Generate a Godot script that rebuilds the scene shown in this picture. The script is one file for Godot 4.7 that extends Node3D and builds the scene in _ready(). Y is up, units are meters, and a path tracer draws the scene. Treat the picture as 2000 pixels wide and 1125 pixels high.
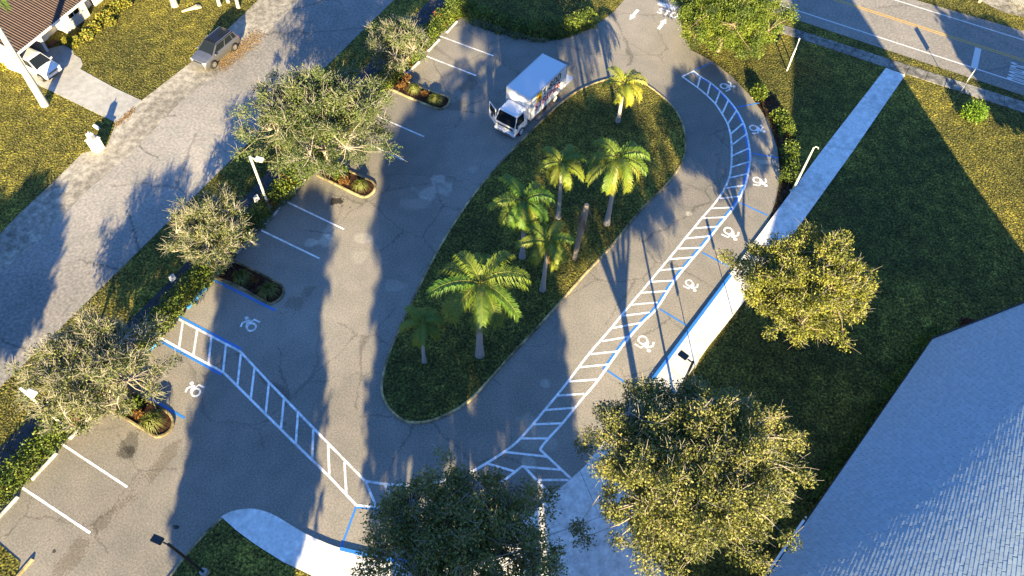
extends Node3D
# A church parking lot with fresh markings, seen from the air in low evening sun.

const CAM_H := 42.0
const FOCAL := 1456.4
var ax_r: Vector3
var ax_u: Vector3
var ax_f: Vector3
var used := {}
var rng := RandomNumberGenerator.new()

# ---------------------------------------------------------------- geometry helpers
class MB:
	var v := PackedVector3Array()
	var n := PackedVector3Array()
	var c := PackedColorArray()
	var uv := PackedVector2Array()
	var ix := PackedInt32Array()
	var uvs := 0.0125
	var uvo := Vector2(48.0, 70.0)

	func vert(p: Vector3, nn: Vector3, col: Color) -> int:
		v.append(p); n.append(nn); c.append(col); uv.append(Vector2((p.x + uvo.x) * uvs, (p.z + uvo.y) * uvs))
		return v.size() - 1

	func tri(a: Vector3, b: Vector3, d: Vector3, col := Color.WHITE) -> void:
		var nn := (d - a).cross(b - a).normalized()
		var k := v.size()
		vert(a, nn, col); vert(b, nn, col); vert(d, nn, col)
		ix.append(k); ix.append(k + 1); ix.append(k + 2)

	func tri_to(a: Vector3, b: Vector3, d: Vector3, want: Vector3, col := Color.WHITE) -> void:
		if (d - a).cross(b - a).dot(want) >= 0.0: tri(a, b, d, col)
		else: tri(a, d, b, col)

	func quad(a: Vector3, b: Vector3, d: Vector3, e: Vector3, want: Vector3, col := Color.WHITE) -> void:
		tri_to(a, b, d, want, col); tri_to(a, d, e, want, col)

	func leaf(p: Vector3, along: Vector3, side: Vector3, col: Color) -> void:
		var nn := along.cross(side).normalized()
		var k := v.size()
		vert(p, nn, col); vert(p + along * 0.5 + side, nn, col); vert(p + along, nn, col); vert(p + along * 0.5 - side, nn, col)
		ix.append_array(PackedInt32Array([k, k + 1, k + 2, k, k + 2, k + 3]))

	func box(t: Transform3D, s: Vector3, col := Color.WHITE, bev := 0.0) -> void:
		var h := s * 0.5
		if bev <= 0.0:
			for a in 3:
				for sg in [-1.0, 1.0]:
					var w := Vector3.ZERO; w[a] = sg
					var b := (a + 1) % 3
					var d := (a + 2) % 3
					var p := []
					for q in [[-1, -1], [1, -1], [1, 1], [-1, 1]]:
						var x := Vector3.ZERO; x[a] = sg * h[a]; x[b] = q[0] * h[b]; x[d] = q[1] * h[d]
						p.append(t * x)
					quad(p[0], p[1], p[2], p[3], t.basis * w, col)
			return
		bev = minf(bev, minf(h.x, minf(h.y, h.z)) * 0.95)
		for a in 3:
			var b := (a + 1) % 3
			var d := (a + 2) % 3
			for sg in [-1.0, 1.0]:
				var w := Vector3.ZERO; w[a] = sg
				var p := []
				for q in [[-1, -1], [1, -1], [1, 1], [-1, 1]]:
					var x := Vector3.ZERO; x[a] = sg * h[a]; x[b] = q[0] * (h[b] - bev); x[d] = q[1] * (h[d] - bev)
					p.append(t * x)
				quad(p[0], p[1], p[2], p[3], t.basis * w, col)
				for sh in [-1.0, 1.0]:
					var w2 := Vector3.ZERO; w2[a] = sg; w2[b] = sh
					var e1 := Vector3.ZERO; e1[a] = sg * h[a]; e1[b] = sh * (h[b] - bev); e1[d] = h[d] - bev
					var e2 := Vector3.ZERO; e2[a] = sg * (h[a] - bev); e2[b] = sh * h[b]; e2[d] = h[d] - bev
					var e3 := e2; e3[d] = -e2[d]
					var e4 := e1; e4[d] = -e1[d]
					quad(t * e1, t * e2, t * e3, t * e4, t.basis * w2, col)
		for sx in [-1.0, 1.0]:
			for sy in [-1.0, 1.0]:
				for sz in [-1.0, 1.0]:
					var sg := Vector3(sx, sy, sz)
					var k := h - Vector3.ONE * bev
					tri_to(t * (sg * Vector3(h.x, k.y, k.z)), t * (sg * Vector3(k.x, h.y, k.z)), t * (sg * Vector3(k.x, k.y, h.z)), t.basis * sg, col)

	func tube(pts: Array, rad: Array, sides: int, col := Color.WHITE, cap := true) -> void:
		var ring := []
		var prev := Vector3.ZERO
		for k in pts.size():
			var d: Vector3 = (pts[mini(k + 1, pts.size() - 1)] - pts[maxi(k - 1, 0)]).normalized()
			var a := prev
			if k == 0:
				a = d.cross(Vector3.UP if absf(d.y) < 0.9 else Vector3.RIGHT).normalized()
			else:
				a = (prev - d * prev.dot(d)).normalized()
			prev = a
			var b := d.cross(a)
			var first := v.size()
			for s in sides:
				var an := TAU * s / sides
				var o := a * cos(an) + b * sin(an)
				vert(pts[k] + o * rad[k], o, col)
			ring.append(first)
		for k in pts.size() - 1:
			for s in sides:
				var i0: int = ring[k] + s
				var i1: int = ring[k] + (s + 1) % sides
				var j0: int = ring[k + 1] + s
				var j1: int = ring[k + 1] + (s + 1) % sides
				ix.append_array(PackedInt32Array([i0, j0, i1, i1, j0, j1]))
		if cap:
			for e in [0, pts.size() - 1]:
				var d: Vector3 = (pts[0] - pts[1]) if e == 0 else (pts[e] - pts[e - 1])
				var f: int = ring[e]
				for s in range(1, sides - 1):
					tri_to(v[f], v[f + s], v[f + s + 1], d, col)

	# closed rings of equal size, joined; smooth across
	func loft(rings: Array, col := Color.WHITE, cap := true, flat := false) -> void:
		var m: int = rings[0].size()
		for k in rings.size() - 1:
			var mid := Vector3.ZERO
			for p in rings[k]: mid += p
			for p in rings[k + 1]: mid += p
			mid /= 2.0 * m
			for s in m:
				var a: Vector3 = rings[k][s]
				var b: Vector3 = rings[k][(s + 1) % m]
				var d: Vector3 = rings[k + 1][(s + 1) % m]
				var e: Vector3 = rings[k + 1][s]
				quad(a, b, d, e, (a + b + d + e) * 0.25 - mid, col)
		if cap:
			for e in [0, rings.size() - 1]:
				var r: Array = rings[e]
				var o: Array = rings[1] if e == 0 else rings[e - 1]
				for s in range(1, m - 1): tri_to(r[0], r[s], r[s + 1], r[0] - o[0], col)

	func mesh() -> ArrayMesh:
		var a := []
		a.resize(Mesh.ARRAY_MAX)
		a[Mesh.ARRAY_VERTEX] = v; a[Mesh.ARRAY_NORMAL] = n; a[Mesh.ARRAY_COLOR] = c; a[Mesh.ARRAY_TEX_UV] = uv; a[Mesh.ARRAY_INDEX] = ix
		var m := ArrayMesh.new()
		m.add_surface_from_arrays(Mesh.PRIMITIVE_TRIANGLES, a)
		return m

func numbered(s: String) -> String:
	if not used.has(s):
		used[s] = 0
		return s
	used[s] += 1
	return "%s_%03d" % [s, used[s]]

func part(called: String, mb: MB, mat: Material, parent: Node) -> MeshInstance3D:
	return part_mesh(called, mb.mesh(), mat, parent)

func part_mesh(called: String, m: Mesh, mat: Material, parent: Node) -> MeshInstance3D:
	var o := MeshInstance3D.new()
	o.name = numbered(called) if parent == self else called
	o.mesh = m
	o.material_override = mat
	parent.add_child(o, true)
	return o

func thing(called: String, label: String, category: String, group := "", at := Vector3.ZERO, turn := 0.0) -> Node3D:
	var o := Node3D.new()
	o.name = numbered(called)
	add_child(o)
	o.position = at
	o.rotation.y = turn
	tag(o, label, category, group)
	return o

func tag(o: Node, label: String, category: String, group := "") -> void:
	o.set_meta("label", label)
	o.set_meta("category", category)
	if group != "": o.set_meta("group", group)

func setting(called: String) -> Node3D:
	var o := Node3D.new()
	o.name = numbered(called)
	add_child(o)
	o.set_meta("kind", "structure")
	return o

func lin(r: float, g: float, b: float) -> Color:
	return Color(r, g, b).linear_to_srgb()

func mat(col: Color, rough := 0.9, metal := 0.0) -> StandardMaterial3D:
	var m := StandardMaterial3D.new()
	m.albedo_color = col
	m.roughness = rough
	m.metallic = metal
	return m

func vmat(rough := 0.9, back := Color(0, 0, 0)) -> StandardMaterial3D:
	var m := StandardMaterial3D.new()
	m.vertex_color_use_as_albedo = true
	m.roughness = rough
	m.cull_mode = BaseMaterial3D.CULL_DISABLED
	if back.r + back.g + back.b > 0.0:
		m.backlight_enabled = true
		m.backlight = back
	return m

# ---------------------------------------------------------------- photo pixel -> place
func ray(x: float, y: float) -> Vector3:
	return ax_r * ((x - 1000.0) / FOCAL) - ax_u * ((y - 562.5) / FOCAL) + ax_f

func gp(x: float, y: float, h := 0.0) -> Vector3:
	var d := ray(x, y)
	var k := (CAM_H - h) / -d.y
	return Vector3(d.x * k, h, d.z * k)

func g2(x: float, y: float, h := 0.0) -> Vector2:
	var p := gp(x, y, h)
	return Vector2(p.x, p.z)

func poly(px: Array, h := 0.0) -> PackedVector2Array:
	var out := PackedVector2Array()
	for k in range(0, px.size(), 2): out.append(g2(px[k], px[k + 1], h))
	return out

func smooth(p: PackedVector2Array, closed: bool, steps := 5) -> PackedVector2Array:
	var out := PackedVector2Array()
	var m := p.size()
	for k in (m if closed else m - 1):
		var a := p[(k - 1 + m) % m] if closed or k > 0 else p[0]
		var b := p[k]
		var c := p[(k + 1) % m]
		var d := p[(k + 2) % m] if closed or k + 2 < m else p[m - 1]
		for s in steps: out.append(b.cubic_interpolate(c, a, d, float(s) / steps))
	if not closed: out.append(p[m - 1])
	return out

func offset_line(p: PackedVector2Array, dist: float, closed: bool) -> PackedVector2Array:
	var out := PackedVector2Array()
	var m := p.size()
	for k in m:
		var a := p[(k - 1 + m) % m] if closed or k > 0 else p[k]
		var b := p[(k + 1) % m] if closed or k < m - 1 else p[k]
		var d := (b - a).normalized()
		out.append(p[k] + Vector2(-d.y, d.x) * dist)
	return out

func v3(p: Vector2, y: float) -> Vector3:
	return Vector3(p.x, y, p.y)

func sheet(mb: MB, p: PackedVector2Array, y: float, col := Color.WHITE) -> void:
	var t := Geometry2D.triangulate_polygon(p)
	for k in range(0, t.size(), 3):
		mb.tri_to(v3(p[t[k]], y), v3(p[t[k + 1]], y), v3(p[t[k + 2]], y), Vector3.UP, col)

func slab(mb: MB, p: PackedVector2Array, y0: float, y1: float, col := Color.WHITE) -> void:
	sheet(mb, p, y1, col)
	var mid := Vector2.ZERO
	var cw := Geometry2D.is_polygon_clockwise(p)
	for k in p.size():
		var a := p[k]
		var b := p[(k + 1) % p.size()]
		var d := (b - a).normalized()
		var o := Vector2(-d.y, d.x) if cw else Vector2(d.y, -d.x)
		mb.quad(v3(a, y0), v3(b, y0), v3(b, y1), v3(a, y1), v3(o, 0.0), col)

func ribbon(mb: MB, p: PackedVector2Array, w: float, y: float, closed := false, off := 0.0, col := Color.WHITE) -> void:
	var l := offset_line(p, off + w * 0.5, closed)
	var r := offset_line(p, off - w * 0.5, closed)
	var m := p.size()
	for k in (m if closed else m - 1):
		var j := (k + 1) % m
		mb.quad(v3(l[k], y), v3(l[j], y), v3(r[j], y), v3(r[k], y), Vector3.UP, col)

func kerb(mb: MB, p: PackedVector2Array, w: float, y0: float, y1: float, closed: bool, inward: float, col := Color.WHITE) -> void:
	var b := 0.03
	var ro := p
	var r1 := offset_line(p, inward * b, closed)
	var r2 := offset_line(p, inward * (w - b), closed)
	var r3 := offset_line(p, inward * w, closed)
	var m := p.size()
	for k in (m if closed else m - 1):
		var j := (k + 1) % m
		var out := v3(ro[k] - r3[k], 0.0)
		mb.quad(v3(ro[k], y0), v3(ro[j], y0), v3(ro[j], y1 - b), v3(ro[k], y1 - b), out, col)
		mb.quad(v3(ro[k], y1 - b), v3(ro[j], y1 - b), v3(r1[j], y1), v3(r1[k], y1), out + Vector3.UP, col)
		mb.quad(v3(r1[k], y1), v3(r1[j], y1), v3(r2[j], y1), v3(r2[k], y1), Vector3.UP, col)
		mb.quad(v3(r2[k], y1), v3(r2[j], y1), v3(r3[j], y1 - b), v3(r3[k], y1 - b), Vector3.UP - out, col)
		mb.quad(v3(r3[k], y1 - b), v3(r3[j], y1 - b), v3(r3[j], y0), v3(r3[k], y0), -out, col)
	if not closed:
		for k in [0, m - 1]:
			mb.quad(v3(ro[k], y0), v3(r3[k], y0), v3(r3[k], y1), v3(ro[k], y1), v3(p[k] - p[1 if k == 0 else m - 2], 0.0), col)

# ---------------------------------------------------------------- textures
func noise_bytes(w: int, freq: float, seed: int, oct := 4, kind := FastNoiseLite.TYPE_SIMPLEX_SMOOTH, ret := -1, warp := 0.0, down := 1) -> PackedByteArray:
	var f := FastNoiseLite.new()
	f.seed = seed
	f.noise_type = kind
	freq *= down
	warp /= down
	f.frequency = freq
	f.fractal_octaves = oct
	f.fractal_type = FastNoiseLite.FRACTAL_NONE if oct <= 1 else FastNoiseLite.FRACTAL_FBM
	if ret >= 0: f.cellular_return_type = ret
	if warp > 0.0:
		f.domain_warp_enabled = true
		f.domain_warp_amplitude = warp
		f.domain_warp_frequency = freq * 2.0
		f.domain_warp_fractal_octaves = 3
	var im := f.get_image(w / down, w / down)
	im.convert(Image.FORMAT_L8)
	if down > 1: im.resize(w, w, Image.INTERPOLATE_BILINEAR)
	return im.get_data()

func to_tex(w: int, data: PackedByteArray) -> ImageTexture:
	return ImageTexture.create_from_image(Image.create_from_data(w, w, false, Image.FORMAT_RGB8, data))

func asphalt_texture(w: int, metres: float, r: float, g: float, b: float, crack_freq: float, crack_amt: float, seed: int, spots: Array) -> ImageTexture:
	var px := w / metres
	var low := noise_bytes(w, 0.05 / px, seed, 4, FastNoiseLite.TYPE_SIMPLEX_SMOOTH, -1, 0.0, 4)
	var mid := noise_bytes(w, 0.5 / px, seed + 1, 4, FastNoiseLite.TYPE_SIMPLEX_SMOOTH, -1, 0.0, 4)
	var fine := noise_bytes(w, 0.30, seed + 2, 2)
	var crk := noise_bytes(w, crack_freq / px, seed + 3, 1, FastNoiseLite.TYPE_CELLULAR, FastNoiseLite.RETURN_DISTANCE2_SUB, 0.9 * px)
	var crk2 := noise_bytes(w, crack_freq * 0.3 / px, seed + 4, 1, FastNoiseLite.TYPE_CELLULAR, FastNoiseLite.RETURN_DISTANCE2_SUB, 2.2 * px)
	var area := noise_bytes(w, 0.06 / px, seed + 5, 2, FastNoiseLite.TYPE_SIMPLEX_SMOOTH, -1, 0.0, 4)
	var out := PackedByteArray()
	out.resize(w * w * 3)
	for k in w * w:
		var t := 1.0 + (low[k] - 128) * 0.0009 + (mid[k] - 128) * 0.0004 + (fine[k] - 128) * 0.0014
		var q := 0.0
		if area[k] > 132 and crk[k] < 5: q = (5 - crk[k]) / 5.0
		if crk2[k] < 2 and area[k] > 100: q = maxf(q, 0.5 * (2 - crk2[k]) / 2.0)
		t *= 1.0 - crack_amt * q
		var warm := 1.0 + (mid[k] - 128) * 0.00012
		var j := k * 3
		out[j] = clampi(int(r * t * warm * 255.0), 0, 255)
		out[j + 1] = clampi(int(g * t * 255.0), 0, 255)
		out[j + 2] = clampi(int(b * t * 255.0), 0, 255)
	# oil stains, tar spots and worn pale patches, each with its own outline: [photo x, photo y, radius in metres, factor, stretch]
	for s in spots:
		var c := g2(s[0], s[1])
		var cx := int((c.x + 48.0) / metres * w)
		var cy := int((c.y + 70.0) / metres * w)
		var rr: int = int(s[2] * px)
		for y in range(maxi(cy - rr * 2, 0), mini(cy + rr * 2, w)):
			for x in range(maxi(cx - rr * 2, 0), mini(cx + rr * 2, w)):
				var k := y * w + x
				var dx: float = (x - cx) / s[4]
				var d: float = sqrt(dx * dx + (y - cy) * (y - cy)) / rr + (mid[k] - 128) * 0.009 + (fine[k] - 128) * 0.003
				if d < 1.0:
					var f: float = lerpf(1.0, s[3], minf(1.0, (1.0 - d) * 5.0))
					for e in 3: out[k * 3 + e] = clampi(int(out[k * 3 + e] * f), 0, 255)
	# brown grime left along the gutter line where water runs off the bays
	if spots.size() > 0:
		var done := PackedByteArray()
		done.resize(w * w)
		for s in [[930, 146, 884, 216], [600, 560, 560, 615], [350, 858, 150, 1078], [150, 1078, 60, 1180]]:
			var pa := (g2(s[0], s[1]) + Vector2(48, 70)) * px
			var pb := (g2(s[2], s[3]) + Vector2(48, 70)) * px
			var n := int(pa.distance_to(pb))
			for i in n:
				var c := pa.lerp(pb, float(i) / n)
				for j in range(-16, 17):
					var x := int(c.x) + j
					var y := int(c.y)
					if x < 0 or y < 0 or x >= w or y >= w: continue
					var k := y * w + x
					if done[k] == 0 and absf(j) / 16.0 + (mid[k] - 128) * 0.014 + (fine[k] - 128) * 0.006 < 0.6:
						done[k] = 1
						out[k * 3] = int(out[k * 3] * 0.91)
						out[k * 3 + 1] = int(out[k * 3 + 1] * 0.89)
						out[k * 3 + 2] = int(out[k * 3 + 2] * 0.87)
	return to_tex(w, out)

func grass_texture(w: int, metres: float, seed: int) -> ImageTexture:
	var px := w / metres
	var low := noise_bytes(w, 0.09 / px, seed, 4, FastNoiseLite.TYPE_SIMPLEX_SMOOTH, -1, 0.0, 4)
	var mid := noise_bytes(w, 0.8 / px, seed + 1, 3, FastNoiseLite.TYPE_SIMPLEX_SMOOTH, -1, 0.0, 4)
	var fine := noise_bytes(w, 0.22, seed + 2, 3)
	var fine2 := noise_bytes(w, 0.45, seed + 3, 1)
	var out := PackedByteArray()
	out.resize(w * w * 3)
	for y in w:
		for x in w:
			var k := y * w + x
			# drier lawn in front of the house, greener round the church
			var dry := clampf(0.26 + (low[k] - 128) * 0.0036 + (mid[k] - 128) * 0.0018 + (fine2[k] - 128) * 0.003 + 0.20 * clampf(1.0 - x * 2.4 / w, 0.0, 1.0), 0.0, 1.0)
			var t := 1.0 + (fine[k] - 128) * 0.0050 + (fine2[k] - 128) * 0.0028 + (mid[k] - 128) * 0.0014
			var j := k * 3
			out[j] = clampi(int(lerpf(72.0, 140.0, dry) * t), 0, 255)
			out[j + 1] = clampi(int(lerpf(73.0, 128.0, dry) * t), 0, 255)
			out[j + 2] = clampi(int(lerpf(36.0, 52.0, dry) * t), 0, 255)
	return to_tex(w, out)

func concrete_texture(w: int, metres: float, r: float, g: float, b: float, seed: int, rough := 1.0) -> ImageTexture:
	var px := w / metres
	var low := noise_bytes(w, 0.12 / px, seed, 5, FastNoiseLite.TYPE_SIMPLEX_SMOOTH, -1, 0.0, 4)
	var mid := noise_bytes(w, 1.3 / px, seed + 1, 4)
	var fine := noise_bytes(w, 0.33, seed + 2, 2)
	var out := PackedByteArray()
	out.resize(w * w * 3)
	for k in w * w:
		var t := 1.0 + rough * ((low[k] - 128) * 0.0014 + (mid[k] - 128) * 0.0016 + (fine[k] - 128) * 0.0012)
		if low[k] > 168 and mid[k] > 140: t *= 1.0 - 0.10 * rough
		var j := k * 3
		out[j] = clampi(int(r * t * 255.0), 0, 255)
		out[j + 1] = clampi(int(g * t * 255.0), 0, 255)
		out[j + 2] = clampi(int(b * t * 255.0), 0, 255)
	return to_tex(w, out)

func bump_texture(w: int, freq: float, seed: int, strength: float) -> ImageTexture:
	var f := FastNoiseLite.new()
	f.seed = seed
	f.frequency = freq
	f.fractal_octaves = 4
	var im := f.get_image(w, w)
	im.convert(Image.FORMAT_RGBA8)
	im.bump_map_to_normal_map(strength)
	return ImageTexture.create_from_image(im)

func ground_mat(tex: Texture2D, rough: float, normal: Texture2D = null, nscale := 1.0) -> StandardMaterial3D:
	var m := StandardMaterial3D.new()
	m.albedo_texture = tex
	m.roughness = rough
	m.metallic_specular = 0.25
	if normal:
		m.normal_enabled = true
		m.normal_texture = normal
		m.normal_scale = nscale
	return m

# ---------------------------------------------------------------- vegetation
func pick(cols: Array, t: float) -> Color:
	var f := clampf(t, 0.0, 0.999) * (cols.size() - 1)
	var k := int(f)
	return cols[k].lerp(cols[k + 1], f - k)

func rdir() -> Vector3:
	var z := rng.randf_range(-1.0, 1.0)
	var a := rng.randf() * TAU
	var r := sqrt(1.0 - z * z)
	return Vector3(r * cos(a), z, r * sin(a))

# crown centre cc and radii rr are relative to the foot of the trunk
func tree(called: String, label: String, group: String, at: Vector3, cc: Vector3, rr: Vector3, clumps: int, per: int, lsize: float, cols: Array, seed: int, twig: int, spread := 0.62, bark := Color(0.30, 0.26, 0.21), trunk_r := 0.16, boxy := 0.0) -> Node3D:
	rng.seed = seed
	var t := thing(called, label, "tree", group, at)
	var nz := FastNoiseLite.new()
	nz.seed = seed; nz.frequency = 0.9; nz.fractal_octaves = 2
	var fork := Vector3(cc.x * 0.35, maxf(0.9, (cc.y - rr.y) * 0.75 + 0.5), cc.z * 0.35)
	var tm := MB.new()
	var r0 := trunk_r
	tm.tube([Vector3(0, -0.05, 0), Vector3(0, 0.15, 0), fork * 0.5 + Vector3(0.06, 0, 0.04), fork, fork.lerp(cc, 0.45)], [r0 * 1.5, r0 * 1.1, r0 * 0.95, r0 * 0.85, r0 * 0.55], 9, bark)
	part("trunk", tm, bark_mat, t)
	var ends := []
	var nl := 8
	for k in nl:
		var a := TAU * k / nl + rng.randf_range(-0.3, 0.3)
		var d := Vector3(cos(a), rng.randf_range(-0.1, 0.9), sin(a)).normalized()
		var e := cc + d * rr * rng.randf_range(0.55, 0.8)
		var m1 := fork.lerp(e, 0.4) + Vector3(0, rr.y * 0.12, 0) + rdir() * 0.2
		var m2 := fork.lerp(e, 0.75) + Vector3(0, rr.y * 0.10, 0) + rdir() * 0.25
		var lm := MB.new()
		lm.tube([fork, m1, m2, e], [r0 * 0.55, r0 * 0.40, r0 * 0.26, r0 * 0.12], 6, bark)
		part("limb", lm, bark_mat, t)
		ends.append_array([m1, m2, e, fork.lerp(cc, 0.4)])
	var leaves := MB.new()
	var sticks := MB.new()
	for k in clumps:
		var d := rdir()
		if d.y < -0.45: d.y = -d.y
		var lump := 0.88 + 0.38 * nz.get_noise_3dv(d * 1.6) + 0.16 * nz.get_noise_3dv(d * 5.0)
		if boxy > 0.0: d = d / pow(maxf(absf(d.x), maxf(absf(d.y), absf(d.z))), boxy)
		var q := cc + d * rr * pow(rng.randf(), 0.42) * lump
		var best: Vector3 = ends[0]
		for e in ends:
			if q.distance_squared_to(e) < q.distance_squared_to(best): best = e
		var m := best.lerp(q, 0.5) + rdir() * 0.18
		sticks.tube([best, m, q], [0.035, 0.024, 0.010], 4, bark, false)
		var tone := 0.5 + 0.5 * nz.get_noise_3dv(q * 0.8) + rng.randf_range(-0.28, 0.28)
		var cr := spread * rng.randf_range(0.7, 1.25)
		for w in twig:
			var e := q + (rdir() + d * 0.8 + Vector3(0, 0.25, 0)).normalized() * cr * rng.randf_range(0.9, 1.7)
			sticks.tube([q, q.lerp(e, 0.55) + rdir() * 0.08, e], [0.013, 0.010, 0.005], 3, bark.lerp(Color(0.42, 0.39, 0.32), rng.randf()), false)
		for w in per:
			var o := rdir() * pow(rng.randf(), 0.5) * cr
			o.y *= 0.72
			var al := (rdir() + d * 0.5 + Vector3(0, 0.1, 0)).normalized()
			var si := al.cross((rdir() + Vector3(0, 0.7, 0)).normalized()).normalized()
			var s := lsize * rng.randf_range(0.45, 1.40)
			var col := pick(cols, tone + rng.randf_range(-0.22, 0.22))
			leaves.leaf(q + o, al * s, si * s * 0.30, col)
	part("twigs", sticks, bark_mat, t).set_meta("kind", "stuff")
	part("crown", leaves, leaf_mat, t).set_meta("kind", "stuff")
	return t

func frond_mesh(lng: float, e0: float, droop: float, wide: float, col: Color, tipcol: Color, dead := false) -> ArrayMesh:
	var mb := MB.new()
	var pts := []
	var rad := []
	var p := Vector3.ZERO
	var e := e0
	var steps := 10
	var dirs := []
	for k in steps + 1:
		pts.append(p)
		rad.append(lerpf(0.035, 0.008, float(k) / steps))
		dirs.append(Vector3(cos(e), sin(e), 0))
		p += Vector3(cos(e), sin(e), 0) * lng / steps
		e -= droop / steps
	mb.tube(pts, rad, 4, col.lerp(Color(0.30, 0.26, 0.06), 0.5), false)
	var pairs := 50
	for k in pairs:
		var t := lerpf(0.10, 1.0, (k + rng.randf() * 0.6) / pairs)
		var f := minf(t * steps, steps - 0.001)
		var i := int(f)
		var o: Vector3 = pts[i].lerp(pts[i + 1], f - i)
		var d: Vector3 = dirs[i]
		var up := Vector3(-d.y, d.x, 0)
		var l := wide * (0.45 + 0.75 * sin(PI * clampf(0.12 + 0.80 * t, 0, 1))) * rng.randf_range(0.75, 1.2)
		for sg in [-1.0, 1.0]:
			var a := (Vector3(0, 0, sg) * (0.95 if not dead else 0.35) + d * (0.55 + 0.5 * t) + up * rng.randf_range(0.0, 0.34)).normalized()
			var b := (a + Vector3(0, -1.0 - 1.1 * rng.randf(), 0)).normalized()
			var c := col.lerp(tipcol, clampf(t * 0.6 + rng.randf_range(-0.25, 0.45), 0, 1))
			var w := d * 0.024 * (1.0 if not dead else 0.9)
			var m := o + a * l * 0.5
			var q := m + b * l * 0.5
			var nn := a.cross(w).normalized()
			mb.quad(o - w * 0.6, o + w * 0.6, m + w, m - w, Vector3.UP, c)
			mb.tri_to(m - w, m + w, q, Vector3.UP, c.lerp(tipcol, 0.25))
	return mb.mesh()

func palm(label: String, at: Vector3, top: Vector3, thick: float, n: int, lng: float, wide: float, greens: Array, seed: int, dead: int, yellow := 0.0) -> void:
	rng.seed = seed
	var t := thing("palm_tree", label, "palm tree", "palm trees on the grass island", at)
	var mb := MB.new()
	var pts := []
	var rad := []
	var ns := 22
	for k in ns + 1:
		var f := float(k) / ns
		pts.append(Vector3(top.x * f * f, top.y * f - 0.05, top.z * f * f))
		rad.append(thick * (1.0 + 0.55 * pow(1.0 - f, 8.0)) * (1.0 - 0.28 * f) * (1.0 + 0.07 * (k % 2)))
	mb.tube(pts, rad, 10, Color(0.36, 0.34, 0.31))
	part("trunk", mb, bark_mat, t)
	var cs := MB.new()
	var d := (pts[ns] - pts[ns - 1]).normalized() as Vector3
	cs.tube([top - d * 0.15, top + d * 0.35, top + d * 0.8], [thick * 0.85, thick * 0.62, thick * 0.2], 8, Color(0.20, 0.22, 0.05))
	part("crownshaft", cs, bark_mat, t)
	for k in n:
		var f := float(k) / n
		var a := k * 2.399 + rng.randf_range(-0.2, 0.2)
		var e0 := lerpf(1.15, -0.15, pow(f, 0.9))
		var ye := clampf(yellow + rng.randf_range(-0.2, 0.25) + f * 0.25, 0.0, 1.0)
		var g0: Color = greens[0].lerp(greens[2], ye)
		var g1: Color = greens[1].lerp(greens[2], ye)
		var m := part_mesh("frond", frond_mesh(lng * rng.randf_range(0.85, 1.1), e0, rng.randf_range(1.6, 2.4), wide, g0, g1), leaf_mat, t)
		m.position = top + d * 0.4
		m.rotation.y = a
	for k in dead:
		var m := part_mesh("dead_frond", frond_mesh(lng * rng.randf_range(0.6, 0.8), -1.0, 0.6, wide * 0.6, Color(0.30, 0.14, 0.05), Color(0.36, 0.19, 0.07), true), leaf_mat, t)
		m.position = top + d * 0.1
		m.rotation.y = rng.randf() * TAU
		m.set_meta("label", "dry orange brown frond hanging down")

func hedge(called: String, label: String, line: PackedVector2Array, w: float, h: float, per_m: int, lsize: float, cols: Array, seed: int, y0 := 0.0, group := "", red := 0.0) -> void:
	rng.seed = seed
	var t := thing(called, label, "hedge", group, v3(line[0], y0))
	var o := line[0]
	var nz := FastNoiseLite.new()
	nz.seed = seed; nz.frequency = 0.55; nz.fractal_octaves = 3
	var lv := MB.new()
	var st := MB.new()
	for k in line.size() - 1:
		var a := line[k]
		var b := line[k + 1]
		var l := a.distance_to(b)
		var d := (b - a) / l
		var s := Vector2(-d.y, d.x)
		for j in int(l * per_m):
			var q := a + d * rng.randf() * l
			var n1 := nz.get_noise_2d(q.x * 1.6, q.y * 1.6)
			var hw := w * 0.5 * (1.0 + 0.35 * n1)
			var hh := h * (1.0 + 0.28 * nz.get_noise_2d(q.y * 1.3 + 40, q.x * 1.3))
			var an := rng.randf_range(-0.2, PI + 0.2)
			var rad := pow(rng.randf(), 0.25)
			var off := Vector2(cos(an), sin(an))
			off = off / maxf(absf(off.x), absf(off.y)) * lerpf(1.0, maxf(absf(off.x), absf(off.y)), 0.35)
			var p := q + s * off.x * hw * rad
			var y := clampf(0.12 + off.y * hh * rad, 0.05, 9.0)
			var al := (rdir() + Vector3(0, 0.5, 0)).normalized()
			var si := al.cross((rdir() + Vector3(0, 0.6, 0)).normalized()).normalized()
			var z := lsize * rng.randf_range(0.65, 1.4)
			var col := pick(cols, 0.5 + 0.55 * n1 + rng.randf_range(-0.4, 0.4))
			if red > 0.0 and nz.get_noise_2d(q.x * 0.9 + 90, q.y * 0.9) > 0.42 and rng.randf() < red: col = Color(0.22, 0.06, 0.02)
			lv.leaf(v3(p - o, y), al * z, si * z * 0.34, col)
		for j in int(l * 5.0):
			var q := a + d * rng.randf() * l + s * rng.randf_range(-0.3, 0.3) * w - o
			var e := v3(q, 0.0) + Vector3(rng.randf_range(-0.3, 0.3), h * rng.randf_range(0.6, 1.0), rng.randf_range(-0.3, 0.3))
			st.tube([v3(q, -0.02), e], [0.02, 0.008], 3, Color(0.14, 0.10, 0.06), false)
	part("stems", st, bark_mat, t).set_meta("kind", "stuff")
	part("foliage", lv, leaf_mat, t).set_meta("kind", "stuff")

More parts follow.
